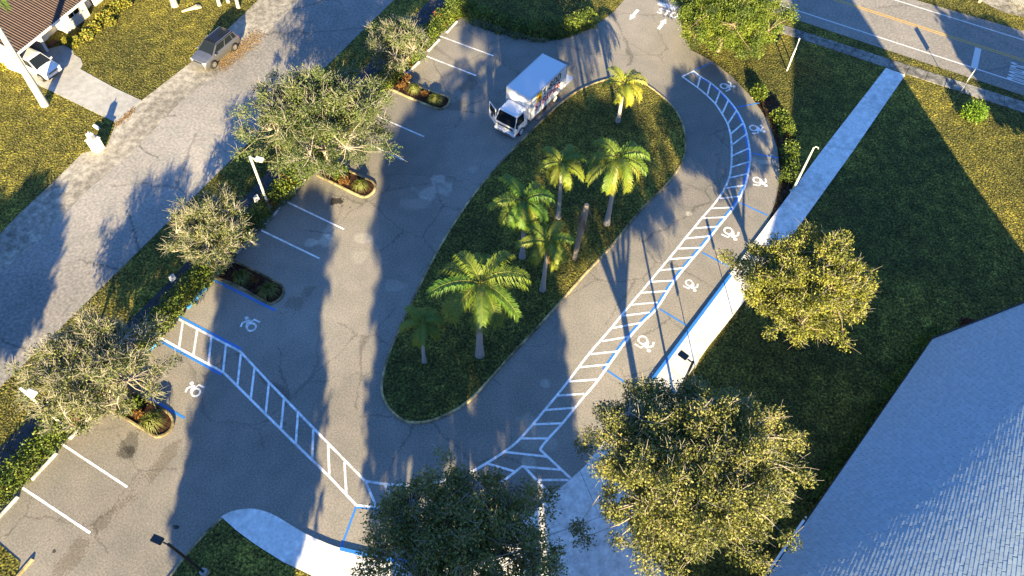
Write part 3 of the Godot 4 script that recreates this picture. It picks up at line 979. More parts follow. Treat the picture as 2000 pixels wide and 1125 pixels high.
# ---------------------------------------------------------------- buildings
func house() -> void:
	var o := g2(32, 107, 2.5)
	var u := (g2(165, 0, 2.5) - o).normalized()
	var v := Vector2(u.y, -u.x)
	var t := thing("house", "white house with brown barrel tile roof beside the concrete driveway", "house", "", v3(o, 0))
	var P := func(a: float, b: float, y: float) -> Vector3: return v3(u * a + v * b, y)
	var U := v3(u, 0)
	var V := v3(v, 0)
	var B := Basis(U, Vector3.UP, V)
	var L := 17.0
	var D := 10.0
	var eh := 2.5
	var slope := 0.30
	# walls with thickness: carport side, carport back, entry, two bays
	var walls := MB.new()
	for s in [[0.35, 0.5, 0.25, 9.0], [3.3, 1.3, 0.25, 5.0]]:
		walls.box(Transform3D(B, P.call(s[0], s[1] + s[3] * 0.5, eh * 0.5)), Vector3(s[2], eh, s[3]))
	part("carport_wall", walls, M.stucco, t)
	var bk := MB.new()
	bk.box(Transform3D(B, P.call(1.8, 6.0, eh * 0.5)), Vector3(2.7, eh, 0.2))
	part("carport_back_wall", bk, M.stucco, t)
	for s in [[3.45, 5.9, 2.6], [5.9, 8.75, 1.45], [8.75, 10.0, 2.3], [10.0, 16.8, 1.9]]:
		var w := MB.new()
		w.box(Transform3D(B, P.call((s[0] + s[1]) * 0.5, s[2] + 0.1, eh * 0.5 - 0.01)), Vector3(s[1] - s[0], eh - 0.04, 0.2))
		for e in [s[0] + 0.1, s[1] - 0.1]:
			w.box(Transform3D(B, P.call(e, s[2] + 1.2, eh * 0.5 - 0.012)), Vector3(0.196, eh - 0.05, 2.0))
		part("front_wall", w, M.stucco, t)
	var dm := MB.new()
	dm.box(Transform3D(B, P.call(4.3, 2.56, 1.05)), Vector3(0.92, 2.1, 0.08), Color.WHITE, 0.01)
	var dr := part("door", dm, M.white_metal, t)
	var hd := MB.new()
	hd.tube([P.call(4.65, 2.50, 1.0), P.call(4.65, 2.44, 1.0)], [0.03, 0.03], 8)
	part("handle", hd, M.chrome, dr)
	for a in [7.3, 12.0, 14.6]:
		var b := 1.45 if a < 9.0 else 1.9
		var wf := MB.new()
		wf.box(Transform3D(B, P.call(a, b - 0.01, 1.45)), Vector3(1.4, 1.1, 0.06), Color.WHITE, 0.015)
		var wo := part("window", wf, M.white_metal, t)
		for k in 2:
			var pn := MB.new()
			pn.box(Transform3D(B, P.call(a - 0.33 + 0.66 * k, b - 0.045, 1.45)), Vector3(0.58, 0.96, 0.012))
			part("pane", pn, M.car_glass, wo)
		var sl := MB.new()
		sl.box(Transform3D(B, P.call(a, b - 0.06, 0.86)), Vector3(1.6, 0.08, 0.16), Color.WHITE, 0.01)
		part("sill", sl, M.stucco, wo)
	# roof slab and tile rows
	var rs := MB.new()
	var rt := func(a: float, b: float, dy: float) -> Vector3: return P.call(a, b, eh + 0.10 + slope * (b if b < D * 0.5 else D - b) + dy)
	for k in 2:
		var b0 := 0.0 if k == 0 else D * 0.5
		var b1 := D * 0.5 if k == 0 else D
		rs.quad(rt.call(0, b0, 0), rt.call(L, b0, 0), rt.call(L, b1, 0), rt.call(0, b1, 0), Vector3.UP)
		rs.quad(rt.call(0, b0, -0.12), rt.call(L, b0, -0.12), rt.call(L, b1, -0.12), rt.call(0, b1, -0.12), Vector3.DOWN)
	var ro := part("roof", rs, M.tile_dark, t)
	var n := int(L / 0.235)
	var row := MB.new()
	var pl := P.call(0, D * 0.5, slope * D * 0.5) as Vector3
	var rings := []
	for k in 17:
		var q := pl * (k / 16.0) - V * 0.05
		var r := 0.078 if k % 2 == 0 else 0.066
		rings.append([q + U * -r, q + U * -r * 0.7 + Vector3.UP * r * 0.75, q + Vector3.UP * r * 1.05, q + U * r * 0.7 + Vector3.UP * r * 0.75, q + U * r])
	for k in 16:
		for s in 4: row.quad(rings[k][s], rings[k][s + 1], rings[k + 1][s + 1], rings[k + 1][s], rings[k][s] + rings[k][s + 1] - 2.0 * (rings[k][0] + rings[k][4]) * 0.5)
	for s in 3: row.tri_to(rings[0][0], rings[0][s + 1], rings[0][mini(s + 2, 4)], -V)
	var rm := row.mesh()
	for k in n:
		var q := part_mesh("tile_row", rm, M.tiles[k % M.tiles.size()], ro)
		q.position = rt.call(0.12 + 0.235 * k, 0.0, 0.004)
	var rc := MB.new()
	rc.tube([rt.call(0, D * 0.5, 0.03), rt.call(L, D * 0.5, 0.03)], [0.13, 0.13], 10)
	part("ridge_cap", rc, M.tile_dark, ro)
	# fascia and gable
	var fa := MB.new()
	fa.box(Transform3D(B, P.call(L * 0.5, -0.03, eh + 0.02)), Vector3(L + 0.1, 0.22, 0.06), Color.WHITE, 0.01)
	part("fascia", fa, M.white_metal, t)
	for a in [0.0, L]:
		var ba := MB.new()
		for k in 2:
			var p0 := rt.call(a, 0.0 if k == 0 else D, -0.06) as Vector3
			var p1 := rt.call(a, D * 0.5, -0.06) as Vector3
			var d := (p1 - p0).normalized()
			ba.box(Transform3D(Basis(d, d.cross(U).normalized() * -1.0, U), (p0 + p1) * 0.5), Vector3(p0.distance_to(p1), 0.26, 0.08))
		part("barge_board", ba, M.white_metal, t)
		var ga := MB.new()
		var e: float = a + (0.36 if a == 0.0 else -0.36)
		for dx in [-0.1, 0.1]: ga.tri_to(P.call(e + dx, 0.5, eh - 0.02), P.call(e + dx, D - 0.5, eh - 0.02), P.call(e + dx, D * 0.5, eh + slope * D * 0.5 - 0.05), U * signf(dx))
		part("gable_wall", ga, M.stucco, t)
	var gu := MB.new()
	gu.box(Transform3D(B, P.call(9.0, -0.09, eh + 0.06)), Vector3(6.2, 0.10, 0.09), Color.WHITE, 0.02)
	part("gutter", gu, M.white_metal, t)
	var mt := MB.new()
	mt.box(Transform3D(B, P.call(4.35, 1.75, 0.045)), Vector3(0.9, 0.03, 0.55), Color(0.10, 0.045, 0.035))
	var mo := part("doormat", mt, M.vert, self)
	mo.position = v3(o, 0)
	tag(mo, "small reddish brown doormat before the house entry", "doormat")

func church() -> void:
	var eh := 5.65
	var e1 := gp(1822, 662, eh)
	var r1 := Vector3(33.0, 18.6, -22.2)
	var r0 := Vector3(33.0, 11.7, 10.0)
	var t := thing("church", "church with a large steep grey shingled roof beside the lawn", "church", "", Vector3(e1.x, 0, e1.z))
	var org := Vector3(e1.x, 0, e1.z)
	# the eave lifts towards the north corner; the roof is a warped sheet between eave and ridge
	var ea := gp(1505, 1120, 4.2)
	var eb := gp(1568.4, 1028.4, 4.2)
	var E := func(a: float) -> Vector3:
		var q := -0.5 + 1.5 * a
		if q <= 0.0: return ea + (eb - ea) * q / 0.2
		return gp(1505.0 + q * 317.0, 1120.0 - q * 458.0, 4.2 + 1.45 * pow(q, 2.5))
	var S := func(a: float, b: float) -> Vector3: return (E.call(a) as Vector3).lerp(r0.lerp(r1, a), b) - org
	# deck under the shingles
	var dk := MB.new()
	var na := 30
	var nb := 24
	for i in na:
		for j in nb:
			dk.quad(S.call(float(i) / na, float(j) / nb), S.call(float(i + 1) / na, float(j) / nb), S.call(float(i + 1) / na, float(j + 1) / nb), S.call(float(i) / na, float(j + 1) / nb), Vector3.UP)
	# the far slope mirrored about the ridge
	var X := 33.0 - org.x
	var MR := func(p: Vector3) -> Vector3: return Vector3(X + (X - p.x) * 0.40, p.y, p.z)
	for i in 6:
		for j in 6:
			dk.quad(MR.call(S.call(i / 6.0, j / 6.0)), MR.call(S.call((i + 1) / 6.0, j / 6.0)), MR.call(S.call((i + 1) / 6.0, (j + 1) / 6.0)), MR.call(S.call(i / 6.0, (j + 1) / 6.0)), Vector3.UP)
	var deck := part("roof", dk, M.shingle_deck, t)
	# shingle courses follow the eave
	rng.seed = 77
	var rest := MB.new()
	var shown := 0
	var courses := 126
	var tabs := 104
	var unit := BoxMesh.new()
	unit.size = Vector3.ONE
	for j in courses:
		var b := float(j) / courses
		for i in tabs:
			var a := (i + 0.5 * (j % 2) + rng.randf_range(-0.12, 0.12)) / tabs
			var p: Vector3 = S.call(a, b)
			var pa: Vector3 = S.call(minf(a + 0.94 / tabs, 1.0), b)
			var pb: Vector3 = S.call(a, minf(b + 1.25 / courses, 1.0))
			var x := pa - p
			var z := pb - p
			if x.length() < 0.03: continue
			var nn := z.cross(x).normalized()
			if nn.y < 0: nn = -nn
			var th := 0.015 * rng.randf_range(0.8, 1.3)
			var tone := rng.randf_range(0.92, 1.07)
			var col := Color(0.335, 0.415, 0.45) * tone
			# butt end lifted, head tucked under the course above
			var q0 := p + nn * th
			var q1 := pa + nn * th
			var q2 := pa + z + nn * 0.004
			var q3 := p + z + nn * 0.004
			var w := org + p
			if shown < 300 and w.z > -13.6 and w.z < -10.4 and w.x > 23.4 and w.x < 28.6:
				shown += 1
				var mb := MB.new()
				mb.quad(q0, q1, q2, q3, nn, col)
				mb.quad(q0, q1, pa - nn * 0.004, p - nn * 0.004, -z, col)
				mb.quad(q0, q3, p + z - nn * 0.004, p - nn * 0.004, -x, col)
				mb.quad(q1, q2, pa + z - nn * 0.004, pa - nn * 0.004, x, col)
				part("shingle", mb, M.shingle, deck)
				continue
			rest.quad(q0, q1, q2, q3, nn, col)
			rest.quad(q0, q1, pa - nn * 0.004, p - nn * 0.004, -z, col)
			rest.quad(q0, q3, p + z - nn * 0.004, p - nn * 0.004, -x, col)
			rest.quad(q1, q2, pa + z - nn * 0.004, pa - nn * 0.004, x, col)
	part("shingles", rest, M.shingle, deck).set_meta("kind", "stuff")
	# eave trim and rake trim
	var i0: Vector3 = S.call(0, 0)
	var i1: Vector3 = S.call(1, 0)
	var ax := (i1 - i0).normalized()
	var sd := Vector3(ax.x, 0, ax.z).normalized().cross(Vector3.UP)
	var fa := MB.new()
	for k in 12:
		var p0: Vector3 = S.call(k / 12.0, 0)
		var p1: Vector3 = S.call((k + 1) / 12.0, 0)
		var d := (p1 - p0).normalized()
		fa.box(Transform3D(Basis(d, d.cross(sd).normalized() * -1.0, sd), (p0 + p1) * 0.5 + Vector3(0, -0.14, 0) - sd * 0.02), Vector3(p0.distance_to(p1) + 0.02, 0.24, 0.05))
	part("fascia", fa, M.dark_trim, t)
	for k in 3:
		var gt := MB.new()
		var p0: Vector3 = S.call(0.02 + 0.155 * k, 0)
		var p1: Vector3 = S.call(0.172 + 0.155 * k, 0)
		var d := (p1 - p0).normalized()
		gt.box(Transform3D(Basis(d, Vector3.UP, sd), (p0 + p1) * 0.5 + Vector3(0, -0.10, 0) - sd * 0.12), Vector3(p0.distance_to(p1), 0.12, 0.13), Color.WHITE, 0.02)
		part("gutter", gt, M.white_metal, t)
	var dp := MB.new()
	var dq: Vector3 = (S.call(0.49, 0) as Vector3) - sd * 0.14
	dp.tube([dq + Vector3(0, -0.08, 0), dq + Vector3(0, -0.3, 0) + sd * 0.2, dq + Vector3(0, -0.8, 0) + sd * 0.75, Vector3(dq.x, 0.1, dq.z) + sd * 0.8], [0.05, 0.05, 0.05, 0.05], 8)
	part("downpipe", dp, M.white_metal, t)
	for k in 2:
		var rk := MB.new()
		var a0: Vector3 = S.call(1, 0)
		var a1: Vector3 = S.call(1, 1)
		if k == 1:
			a0 = MR.call(a0); a1 = MR.call(a1)
		var d := (a1 - a0).normalized()
		rk.box(Transform3D(Basis(d, d.cross(Vector3.FORWARD).normalized(), Vector3.FORWARD), (a0 + a1) * 0.5 + Vector3(0, -0.12, -0.03)), Vector3(a0.distance_to(a1), 0.28, 0.06))
		part("rake_board", rk, M.dark_trim, t)
	# walls: side walls set in under the eaves, north and south gables
	var wl := MB.new()
	for m in 2:
		for k in 8:
			var p0: Vector3 = (S.call(0.02 + 0.118 * k, 0) as Vector3) + sd * 0.75
			var p1: Vector3 = (S.call(0.138 + 0.118 * k, 0) as Vector3) + sd * 0.75
			var want := -sd
			if m == 1:
				p0 = MR.call(p0); p1 = MR.call(p1); want = Vector3.RIGHT
			var b0 := Vector3(p0.x, 0, p0.z)
			var b1 := Vector3(p1.x, 0, p1.z)
			var th := want * -0.3
			var up := Vector3(0, -0.05, 0)
			wl.quad(b0, b1, p1 + up, p0 + up, want)
			wl.quad(b0 + th, b1 + th, p1 + th + up, p0 + th + up, -want)
	part("side_wall", wl, M.stucco, t)
	var gb := MB.new()
	var na_: Vector3 = S.call(0.965, 0.07)
	var nr: Vector3 = S.call(0.965, 1.0)
	var nbm: Vector3 = MR.call(na_)
	for dz in [0.0, 0.3]:
		var o := Vector3(0, -0.25, dz)
		gb.quad(Vector3(na_.x, 0, na_.z) + Vector3(0, 0, dz), Vector3(nbm.x, 0, nbm.z) + Vector3(0, 0, dz), nbm + o, na_ + o, Vector3.FORWARD)
		gb.tri_to(na_ + o, nbm + o, Vector3(nr.x, nr.y, na_.z) + o, Vector3.FORWARD)
	var sa: Vector3 = S.call(0.01, 0.04)
	var sr: Vector3 = S.call(0.01, 1.0)
	var sb: Vector3 = MR.call(sa)
	gb.quad(Vector3(sa.x, 0, sa.z), Vector3(sb.x, 0, sb.z), sb, sa, Vector3.BACK)
	gb.quad(sa, sb, Vector3(sb.x, sa.y, sr.z), Vector3(sa.x, sa.y, sr.z), Vector3.BACK)
	gb.tri_to(sa, sb, sr, Vector3.BACK)
	part("gable_wall", gb, M.stucco, t)

# ---------------------------------------------------------------- the scene
var M := {}
var bark_mat: StandardMaterial3D
var leaf_mat: StandardMaterial3D

func _ready() -> void:
	# camera: 42 m up, pitched 55.6 degrees down, rolled 2.3 degrees
	var pitch := deg_to_rad(55.62)
	var roll := deg_to_rad(2.30)
	var f0 := Vector3(0, -sin(pitch), -cos(pitch))
	var u0 := Vector3(0, cos(pitch), -sin(pitch))
	ax_r = Vector3.RIGHT * cos(roll) + u0 * sin(roll)
	ax_u = Vector3.RIGHT * -sin(roll) + u0 * cos(roll)
	ax_f = f0
	var cam := Camera3D.new()
	cam.name = "camera"
	cam.fov = rad_to_deg(2.0 * atan(562.5 / FOCAL))
	cam.near = 0.5
	cam.far = 900.0
	cam.transform = Transform3D(Basis(ax_r, ax_u, -ax_f), Vector3(0, CAM_H, 0))
	add_child(cam)
	cam.current = true
	# clear evening sky
	var sky_m := ProceduralSkyMaterial.new()
	sky_m.sky_top_color = lin(0.058, 0.16, 0.43)
	sky_m.sky_horizon_color = lin(0.30, 0.42, 0.62)
	sky_m.sky_curve = 0.12
	sky_m.ground_bottom_color = lin(0.06, 0.06, 0.05)
	sky_m.ground_horizon_color = lin(0.30, 0.36, 0.42)
	sky_m.sun_angle_max = 12.0
	var sky := Sky.new()
	sky.sky_material = sky_m
	var env := Environment.new()
	env.background_mode = Environment.BG_SKY
	env.sky = sky
	env.background_energy_multiplier = 0.54
	env.tonemap_mode = Environment.TONE_MAPPER_LINEAR
	env.tonemap_exposure = 4.6
	env.sdfgi_enabled = true
	env.ssao_enabled = true
	env.ssil_enabled = true
	var we := WorldEnvironment.new()
	we.name = "world_environment"
	we.environment = env
	add_child(we)
	# low sun behind the camera
	var el := deg_to_rad(17.0)
	var az := deg_to_rad(5.2)
	var sun := DirectionalLight3D.new()
	sun.name = "sun"
	sun.light_energy = 1.6
	sun.light_color = lin(1.0, 0.81, 0.46)
	sun.light_angular_distance = 0.55
	sun.shadow_enabled = true
	add_child(sun)
	sun.look_at_from_position(Vector3(sin(az) * cos(el), sin(el), cos(az) * cos(el)) * 100.0, Vector3.ZERO)

	make_materials()
	ground_and_roads()
	parking_lot()
	islands()
	house()
	church()
	vehicles()
	trees()
	palms()
	hedges()
	furniture()
	yard_things()
	off_frame()
	grass_tufts()

func make_materials() -> void:
	bark_mat = vmat(0.95)
	leaf_mat = vmat(0.62, Color(0.42, 0.5, 0.2))
	var gn := bump_texture(2048, 0.28, 5, 3.0)
	M.grass = ground_mat(grass_texture(2048, 111.0, 11), 0.95, gn, 0.6)
	M.lot = ground_mat(asphalt_texture(2048, 80.0, 0.53, 0.508, 0.468, 0.22, 0.20, 21, [[661, 394, 0.28, 0.45, 2.0], [668, 402, 0.12, 0.6, 1.4], [684, 405, 0.10, 0.6, 1.6], [632, 468, 0.55, 1.22, 1.0], [640, 455, 0.5, 1.2, 1.3], [612, 472, 0.32, 1.2, 1.5], [716, 468, 0.6, 1.16, 1.6], [700, 500, 0.6, 1.10, 1.0], [852, 352, 0.5, 1.25, 1.0], [842, 372, 0.8, 1.22, 1.6], [812, 398, 0.6, 1.12, 1.6], [255, 862, 0.55, 0.80, 0.9], [244, 885, 0.3, 0.7, 2.0], [98, 1054, 0.16, 0.5, 0.8], [107, 1076, 0.1, 0.5, 1.0], [346, 1030, 0.12, 0.5, 1.4], [1495, 318, 0.6, 1.2, 1.4], [1345, 418, 0.2, 1.35, 1.0], [1065, 752, 0.4, 1.2, 1.0], [1050, 850, 0.9, 1.12, 1.4], [1030, 905, 0.4, 1.2, 1.4], [775, 560, 0.4, 1.12, 2.0], [920, 330, 0.4, 1.1, 1.0], [36, 642, 0.5, 1.2, 0.6]]), 0.88)
	M.street = ground_mat(asphalt_texture(1024, 80.0, 0.565, 0.545, 0.515, 0.13, 0.30, 51, []), 0.9)
	M.road = ground_mat(asphalt_texture(1024, 80.0, 0.535, 0.515, 0.48, 0.08, 0.12, 61, []), 0.9)
	M.shoulder = ground_mat(concrete_texture(1024, 80.0, 0.60, 0.575, 0.525, 31, 1.15), 0.95)
	M.concrete = ground_mat(concrete_texture(1024, 80.0, 0.66, 0.65, 0.625, 41, 0.4), 0.9)
	M.white_concrete = ground_mat(concrete_texture(1024, 80.0, 0.86, 0.855, 0.83, 45, 0.6), 0.85)
	M.old_concrete = ground_mat(concrete_texture(1024, 80.0, 0.50, 0.49, 0.46, 43, 1.5), 0.92)
	M.path = ground_mat(asphalt_texture(512, 80.0, 0.27, 0.27, 0.28, 0.2, 0.2, 71, []), 0.92)
	M.mulch = ground_mat(concrete_texture(1024, 40.0, 0.24, 0.165, 0.125, 81, 3.0), 1.0, gn, 1.4)
	M.kerb = ground_mat(concrete_texture(1024, 40.0, 0.60, 0.54, 0.40, 91, 2.0), 0.9)
	M.white_paint = ground_mat(concrete_texture(1024, 80.0, 0.90, 0.90, 0.89, 97, 0.9), 0.6)
	M.worn_white = mat(lin(0.62, 0.61, 0.58), 0.7)
	M.blue_paint = mat(lin(0.035, 0.20, 0.58), 0.5)
	M.yellow_paint = mat(lin(0.60, 0.36, 0.06), 0.7)
	M.stop_white = ground_mat(concrete_texture(512, 20.0, 0.84, 0.83, 0.81, 95, 1.6), 0.8)
	M.stop_blue = mat(lin(0.04, 0.26, 0.62), 0.6)
	M.concrete_plain = mat(lin(0.34, 0.33, 0.30), 0.9)
	M.stucco = mat(lin(0.60, 0.585, 0.54), 0.9)
	M.white_metal = mat(lin(0.76, 0.76, 0.74), 0.45)
	M.tile_dark = mat(lin(0.055, 0.035, 0.03), 0.9)
	M.tiles = [mat(lin(0.088, 0.060, 0.048), 0.85), mat(lin(0.075, 0.050, 0.041), 0.85), mat(lin(0.10, 0.068, 0.054), 0.85), mat(lin(0.082, 0.054, 0.044), 0.85)]
	M.shingle_deck = mat(lin(0.26, 0.32, 0.345), 0.95)
	M.shingle = vmat(0.85)
	M.dark_trim = mat(lin(0.03, 0.03, 0.03), 0.7)
	M.vert = vmat(0.8)
	M.galvanised = mat(lin(0.42, 0.43, 0.43), 0.45, 0.6)
	M.lamp_white = mat(lin(0.62, 0.64, 0.58), 0.5)
	M.lamp_dark = mat(lin(0.02, 0.02, 0.022), 0.5)
	M.lens = mat(lin(0.55, 0.57, 0.58), 0.15)
	M.red_lens = mat(lin(0.28, 0.01, 0.01), 0.2)
	M.rubber = mat(lin(0.015, 0.015, 0.016), 0.85)
	M.trim = mat(lin(0.02, 0.02, 0.021), 0.55)
	M.chrome = mat(lin(0.55, 0.55, 0.56), 0.2, 0.9)
	M.rim = mat(lin(0.50, 0.50, 0.51), 0.3, 0.7)
	M.aluminium = mat(lin(0.52, 0.53, 0.54), 0.4, 0.5)
	M.truck_white = mat(lin(0.78, 0.78, 0.77), 0.35)
	M.truck_white.clearcoat_enabled = true
	M.truck_white.clearcoat = 0.4
	M.truck_roof = mat(lin(0.62, 0.64, 0.65), 0.5)
	M.suv_grey = mat(lin(0.17, 0.17, 0.175), 0.3, 0.6)
	M.suv_grey.clearcoat_enabled = true
	M.car_white = mat(lin(0.72, 0.72, 0.71), 0.25)
	M.car_white.clearcoat_enabled = true
	M.car_black = mat(lin(0.012, 0.012, 0.014), 0.15)
	M.car_glass = mat(lin(0.012, 0.016, 0.020), 0.06)
	M.car_glass.metallic_specular = 0.3
	M.print_black = mat(lin(0.02, 0.02, 0.025), 0.5)
	M.print_red = mat(lin(0.50, 0.02, 0.035), 0.5)
	M.print_yellow = mat(lin(0.78, 0.52, 0.02), 0.5)
	M.print_orange = mat(lin(0.45, 0.08, 0.02), 0.5)
	M.pale_green = mat(lin(0.55, 0.60, 0.48), 0.55)
	M.wood = mat(lin(0.42, 0.32, 0.20), 0.8)

var hard := []   # outlines where no grass grows

func ground_and_roads() -> void:
	var g := setting("ground")
	var mb := MB.new()
	mb.uvs = 1.0 / 111.0
	for i in 12:
		for j in 12:
			var a := Vector2(-300 + 50 * i, -350 + 50 * j)
			sheet(mb, PackedVector2Array([a, a + Vector2(50, 0), a + Vector2(50, 50), a + Vector2(0, 50)]), 0.0)
	part("lawn", mb, M.grass, g)
	# side street
	var st := setting("side_street")
	var re := (g2(769, 0) - g2(0, 757)).normalized()
	var r0 := g2(0, 757) - re * 60.0
	var r1 := g2(769, 0) + re * 90.0
	var le := poly([0, 532, 91, 457, 171, 372, 256, 300, 355, 197, 437, 136, 500, 86, 577, 8])
	var l0 := le[0] - re * 60.0
	var l1 := le[le.size() - 1] + re * 80.0
	var sp := PackedVector2Array([r0, r1, l1])
	for k in range(le.size() - 1, -1, -1): sp.append(le[k])
	sp.append(l0)
	var sm := MB.new()
	sheet(sm, sp, 0.010)
	part("asphalt", sm, M.street, st)
	hard.append(sp)
	var oe := poly([-60, 520, 32, 423, 109, 351, 160, 300, 208, 286, 227, 240, 277, 196, 379, 117, 480, 24, 500, 4, 540, -40])
	var sh := PackedVector2Array([l0])
	sh.append_array(le)
	sh.append(l1)
	for k in range(oe.size() - 1, -1, -1): sh.append(oe[k])
	var so := setting("road_shoulder")
	var shm := MB.new()
	sheet(shm, sh, 0.005)
	part("worn_shoulder", shm, M.shoulder, so)
	hard.append(sh)
	# narrow dark path behind the hedge
	var pc := smooth(poly([-60, 965, 0, 903, 53, 852, 120, 790, 232, 675, 300, 606, 400, 500, 495, 392, 600, 275, 727, 139, 790, 72, 855, 2, 930, -80]), false, 3)
	var po := setting("footpath")
	var pm := MB.new()
	ribbon(pm, pc, 1.5, 0.008)
	part("dark_surface", pm, M.path, po)
	# main road with lines
	var rd := setting("main_road")
	var na := g2(1550.7, 37)
	var nd := (g2(2000, 187) - na).normalized()
	var fa := g2(1788, 0)
	var fd := (g2(2000, 61) - fa).normalized()
	var rp := PackedVector2Array([na - nd * 80, na + nd * 90, fa + fd * 60, fa - fd * 100])
	var rm := MB.new()
	sheet(rm, rp, 0.010)
	part("asphalt", rm, M.road, rd)
	hard.append(rp)
	var wl := g2(1550.7, 18.7)
	var wd := (g2(2000, 165) - wl).normalized()
	var fl := g2(1748, 0)
	var fld := (g2(2000, 78.7) - fl).normalized()
	for q in [[wl, wd, "edge_line"], [fl, fld, "edge_line"]]:
		var lm := MB.new()
		ribbon(lm, PackedVector2Array([q[0] - q[1] * 70, q[0] + q[1] * 80]), 0.15, 0.015)
		part(q[2], lm, M.worn_white, rd)
	var yl := g2(1633, 0)
	var yd := (g2(1998, 118) - yl).normalized()
	for s in [-0.13, 0.13]:
		var lm := MB.new()
		ribbon(lm, PackedVector2Array([yl - yd * 70, yl + yd * 80]), 0.11, 0.015, false, s)
		part("centre_line", lm, M.yellow_paint, rd)
	paint_poly("stop_bar", poly([1904.8, 92, 1916.5, 96, 1909, 134, 1896, 130.5]), M.worn_white, rd, 0.016)
	# lettering across the near lane, feet of the letters towards the stop bar
	var tc := (g2(1972, 120) + g2(1967, 153)) * 0.5
	word("SCHOOL", tc + wd * 1.25, Vector2(-wd.y, wd.x), wd, 2.55, 2.5, M.worn_white, rd, 0.016)
	# pavement of separate slabs
	var pv := setting("pavement")
	var a0 := g2(1521, 62.7)
	var a1 := g2(2000, 221)
	var b0 := g2(1537, 52)
	var b1 := g2(2000, 200)
	var n := int(a0.distance_to(a1) / 1.6)
	var hp := PackedVector2Array([a0.lerp(a1, -0.2), a0.lerp(a1, 1.5), b0.lerp(b1, 1.5), b0.lerp(b1, -0.2)])
	hard.append(hp)
	rng.seed = 3
	for k in range(-5, n + 14):
		var s0 := (k + 0.012) / float(n)
		var s1 := (k + 0.988) / float(n)
		var q := MB.new()
		slab(q, PackedVector2Array([a0.lerp(a1, s0), a0.lerp(a1, s1), b0.lerp(b1, s1), b0.lerp(b1, s0)]), -0.05, 0.045 + rng.randf_range(-0.004, 0.004))
		part("slab", q, M.old_concrete, pv)
	# driveway
	var dw := setting("driveway")
	var dp := poly([227, 240, 277.5, 197, 221, 170.7, 157, 135, 162, 126, 158, 115, 145, 107, 142, 98, 125, 88, 95, 96, 20, 96, 30, 130, 69, 163, 112, 184])
	var dm := MB.new()
	slab(dm, dp, -0.05, 0.03)
	part("concrete", dm, M.concrete, dw)
	hard.append(dp)
	# far side of the main road
	var vg := setting("gravel_drive")
	var vm := MB.new()
	sheet(vm, poly([1908, -2, 1935, 12, 1960, 24, 2010, 36, 2100, 50, 2200, -40, 1960, -90]), 0.006)
	part("gravel", vm, M.shoulder, vg)

func area_of(p: PackedVector2Array) -> float:
	var s := 0.0
	for k in p.size(): s += p[k].cross(p[(k + 1) % p.size()])
	return s * 0.5

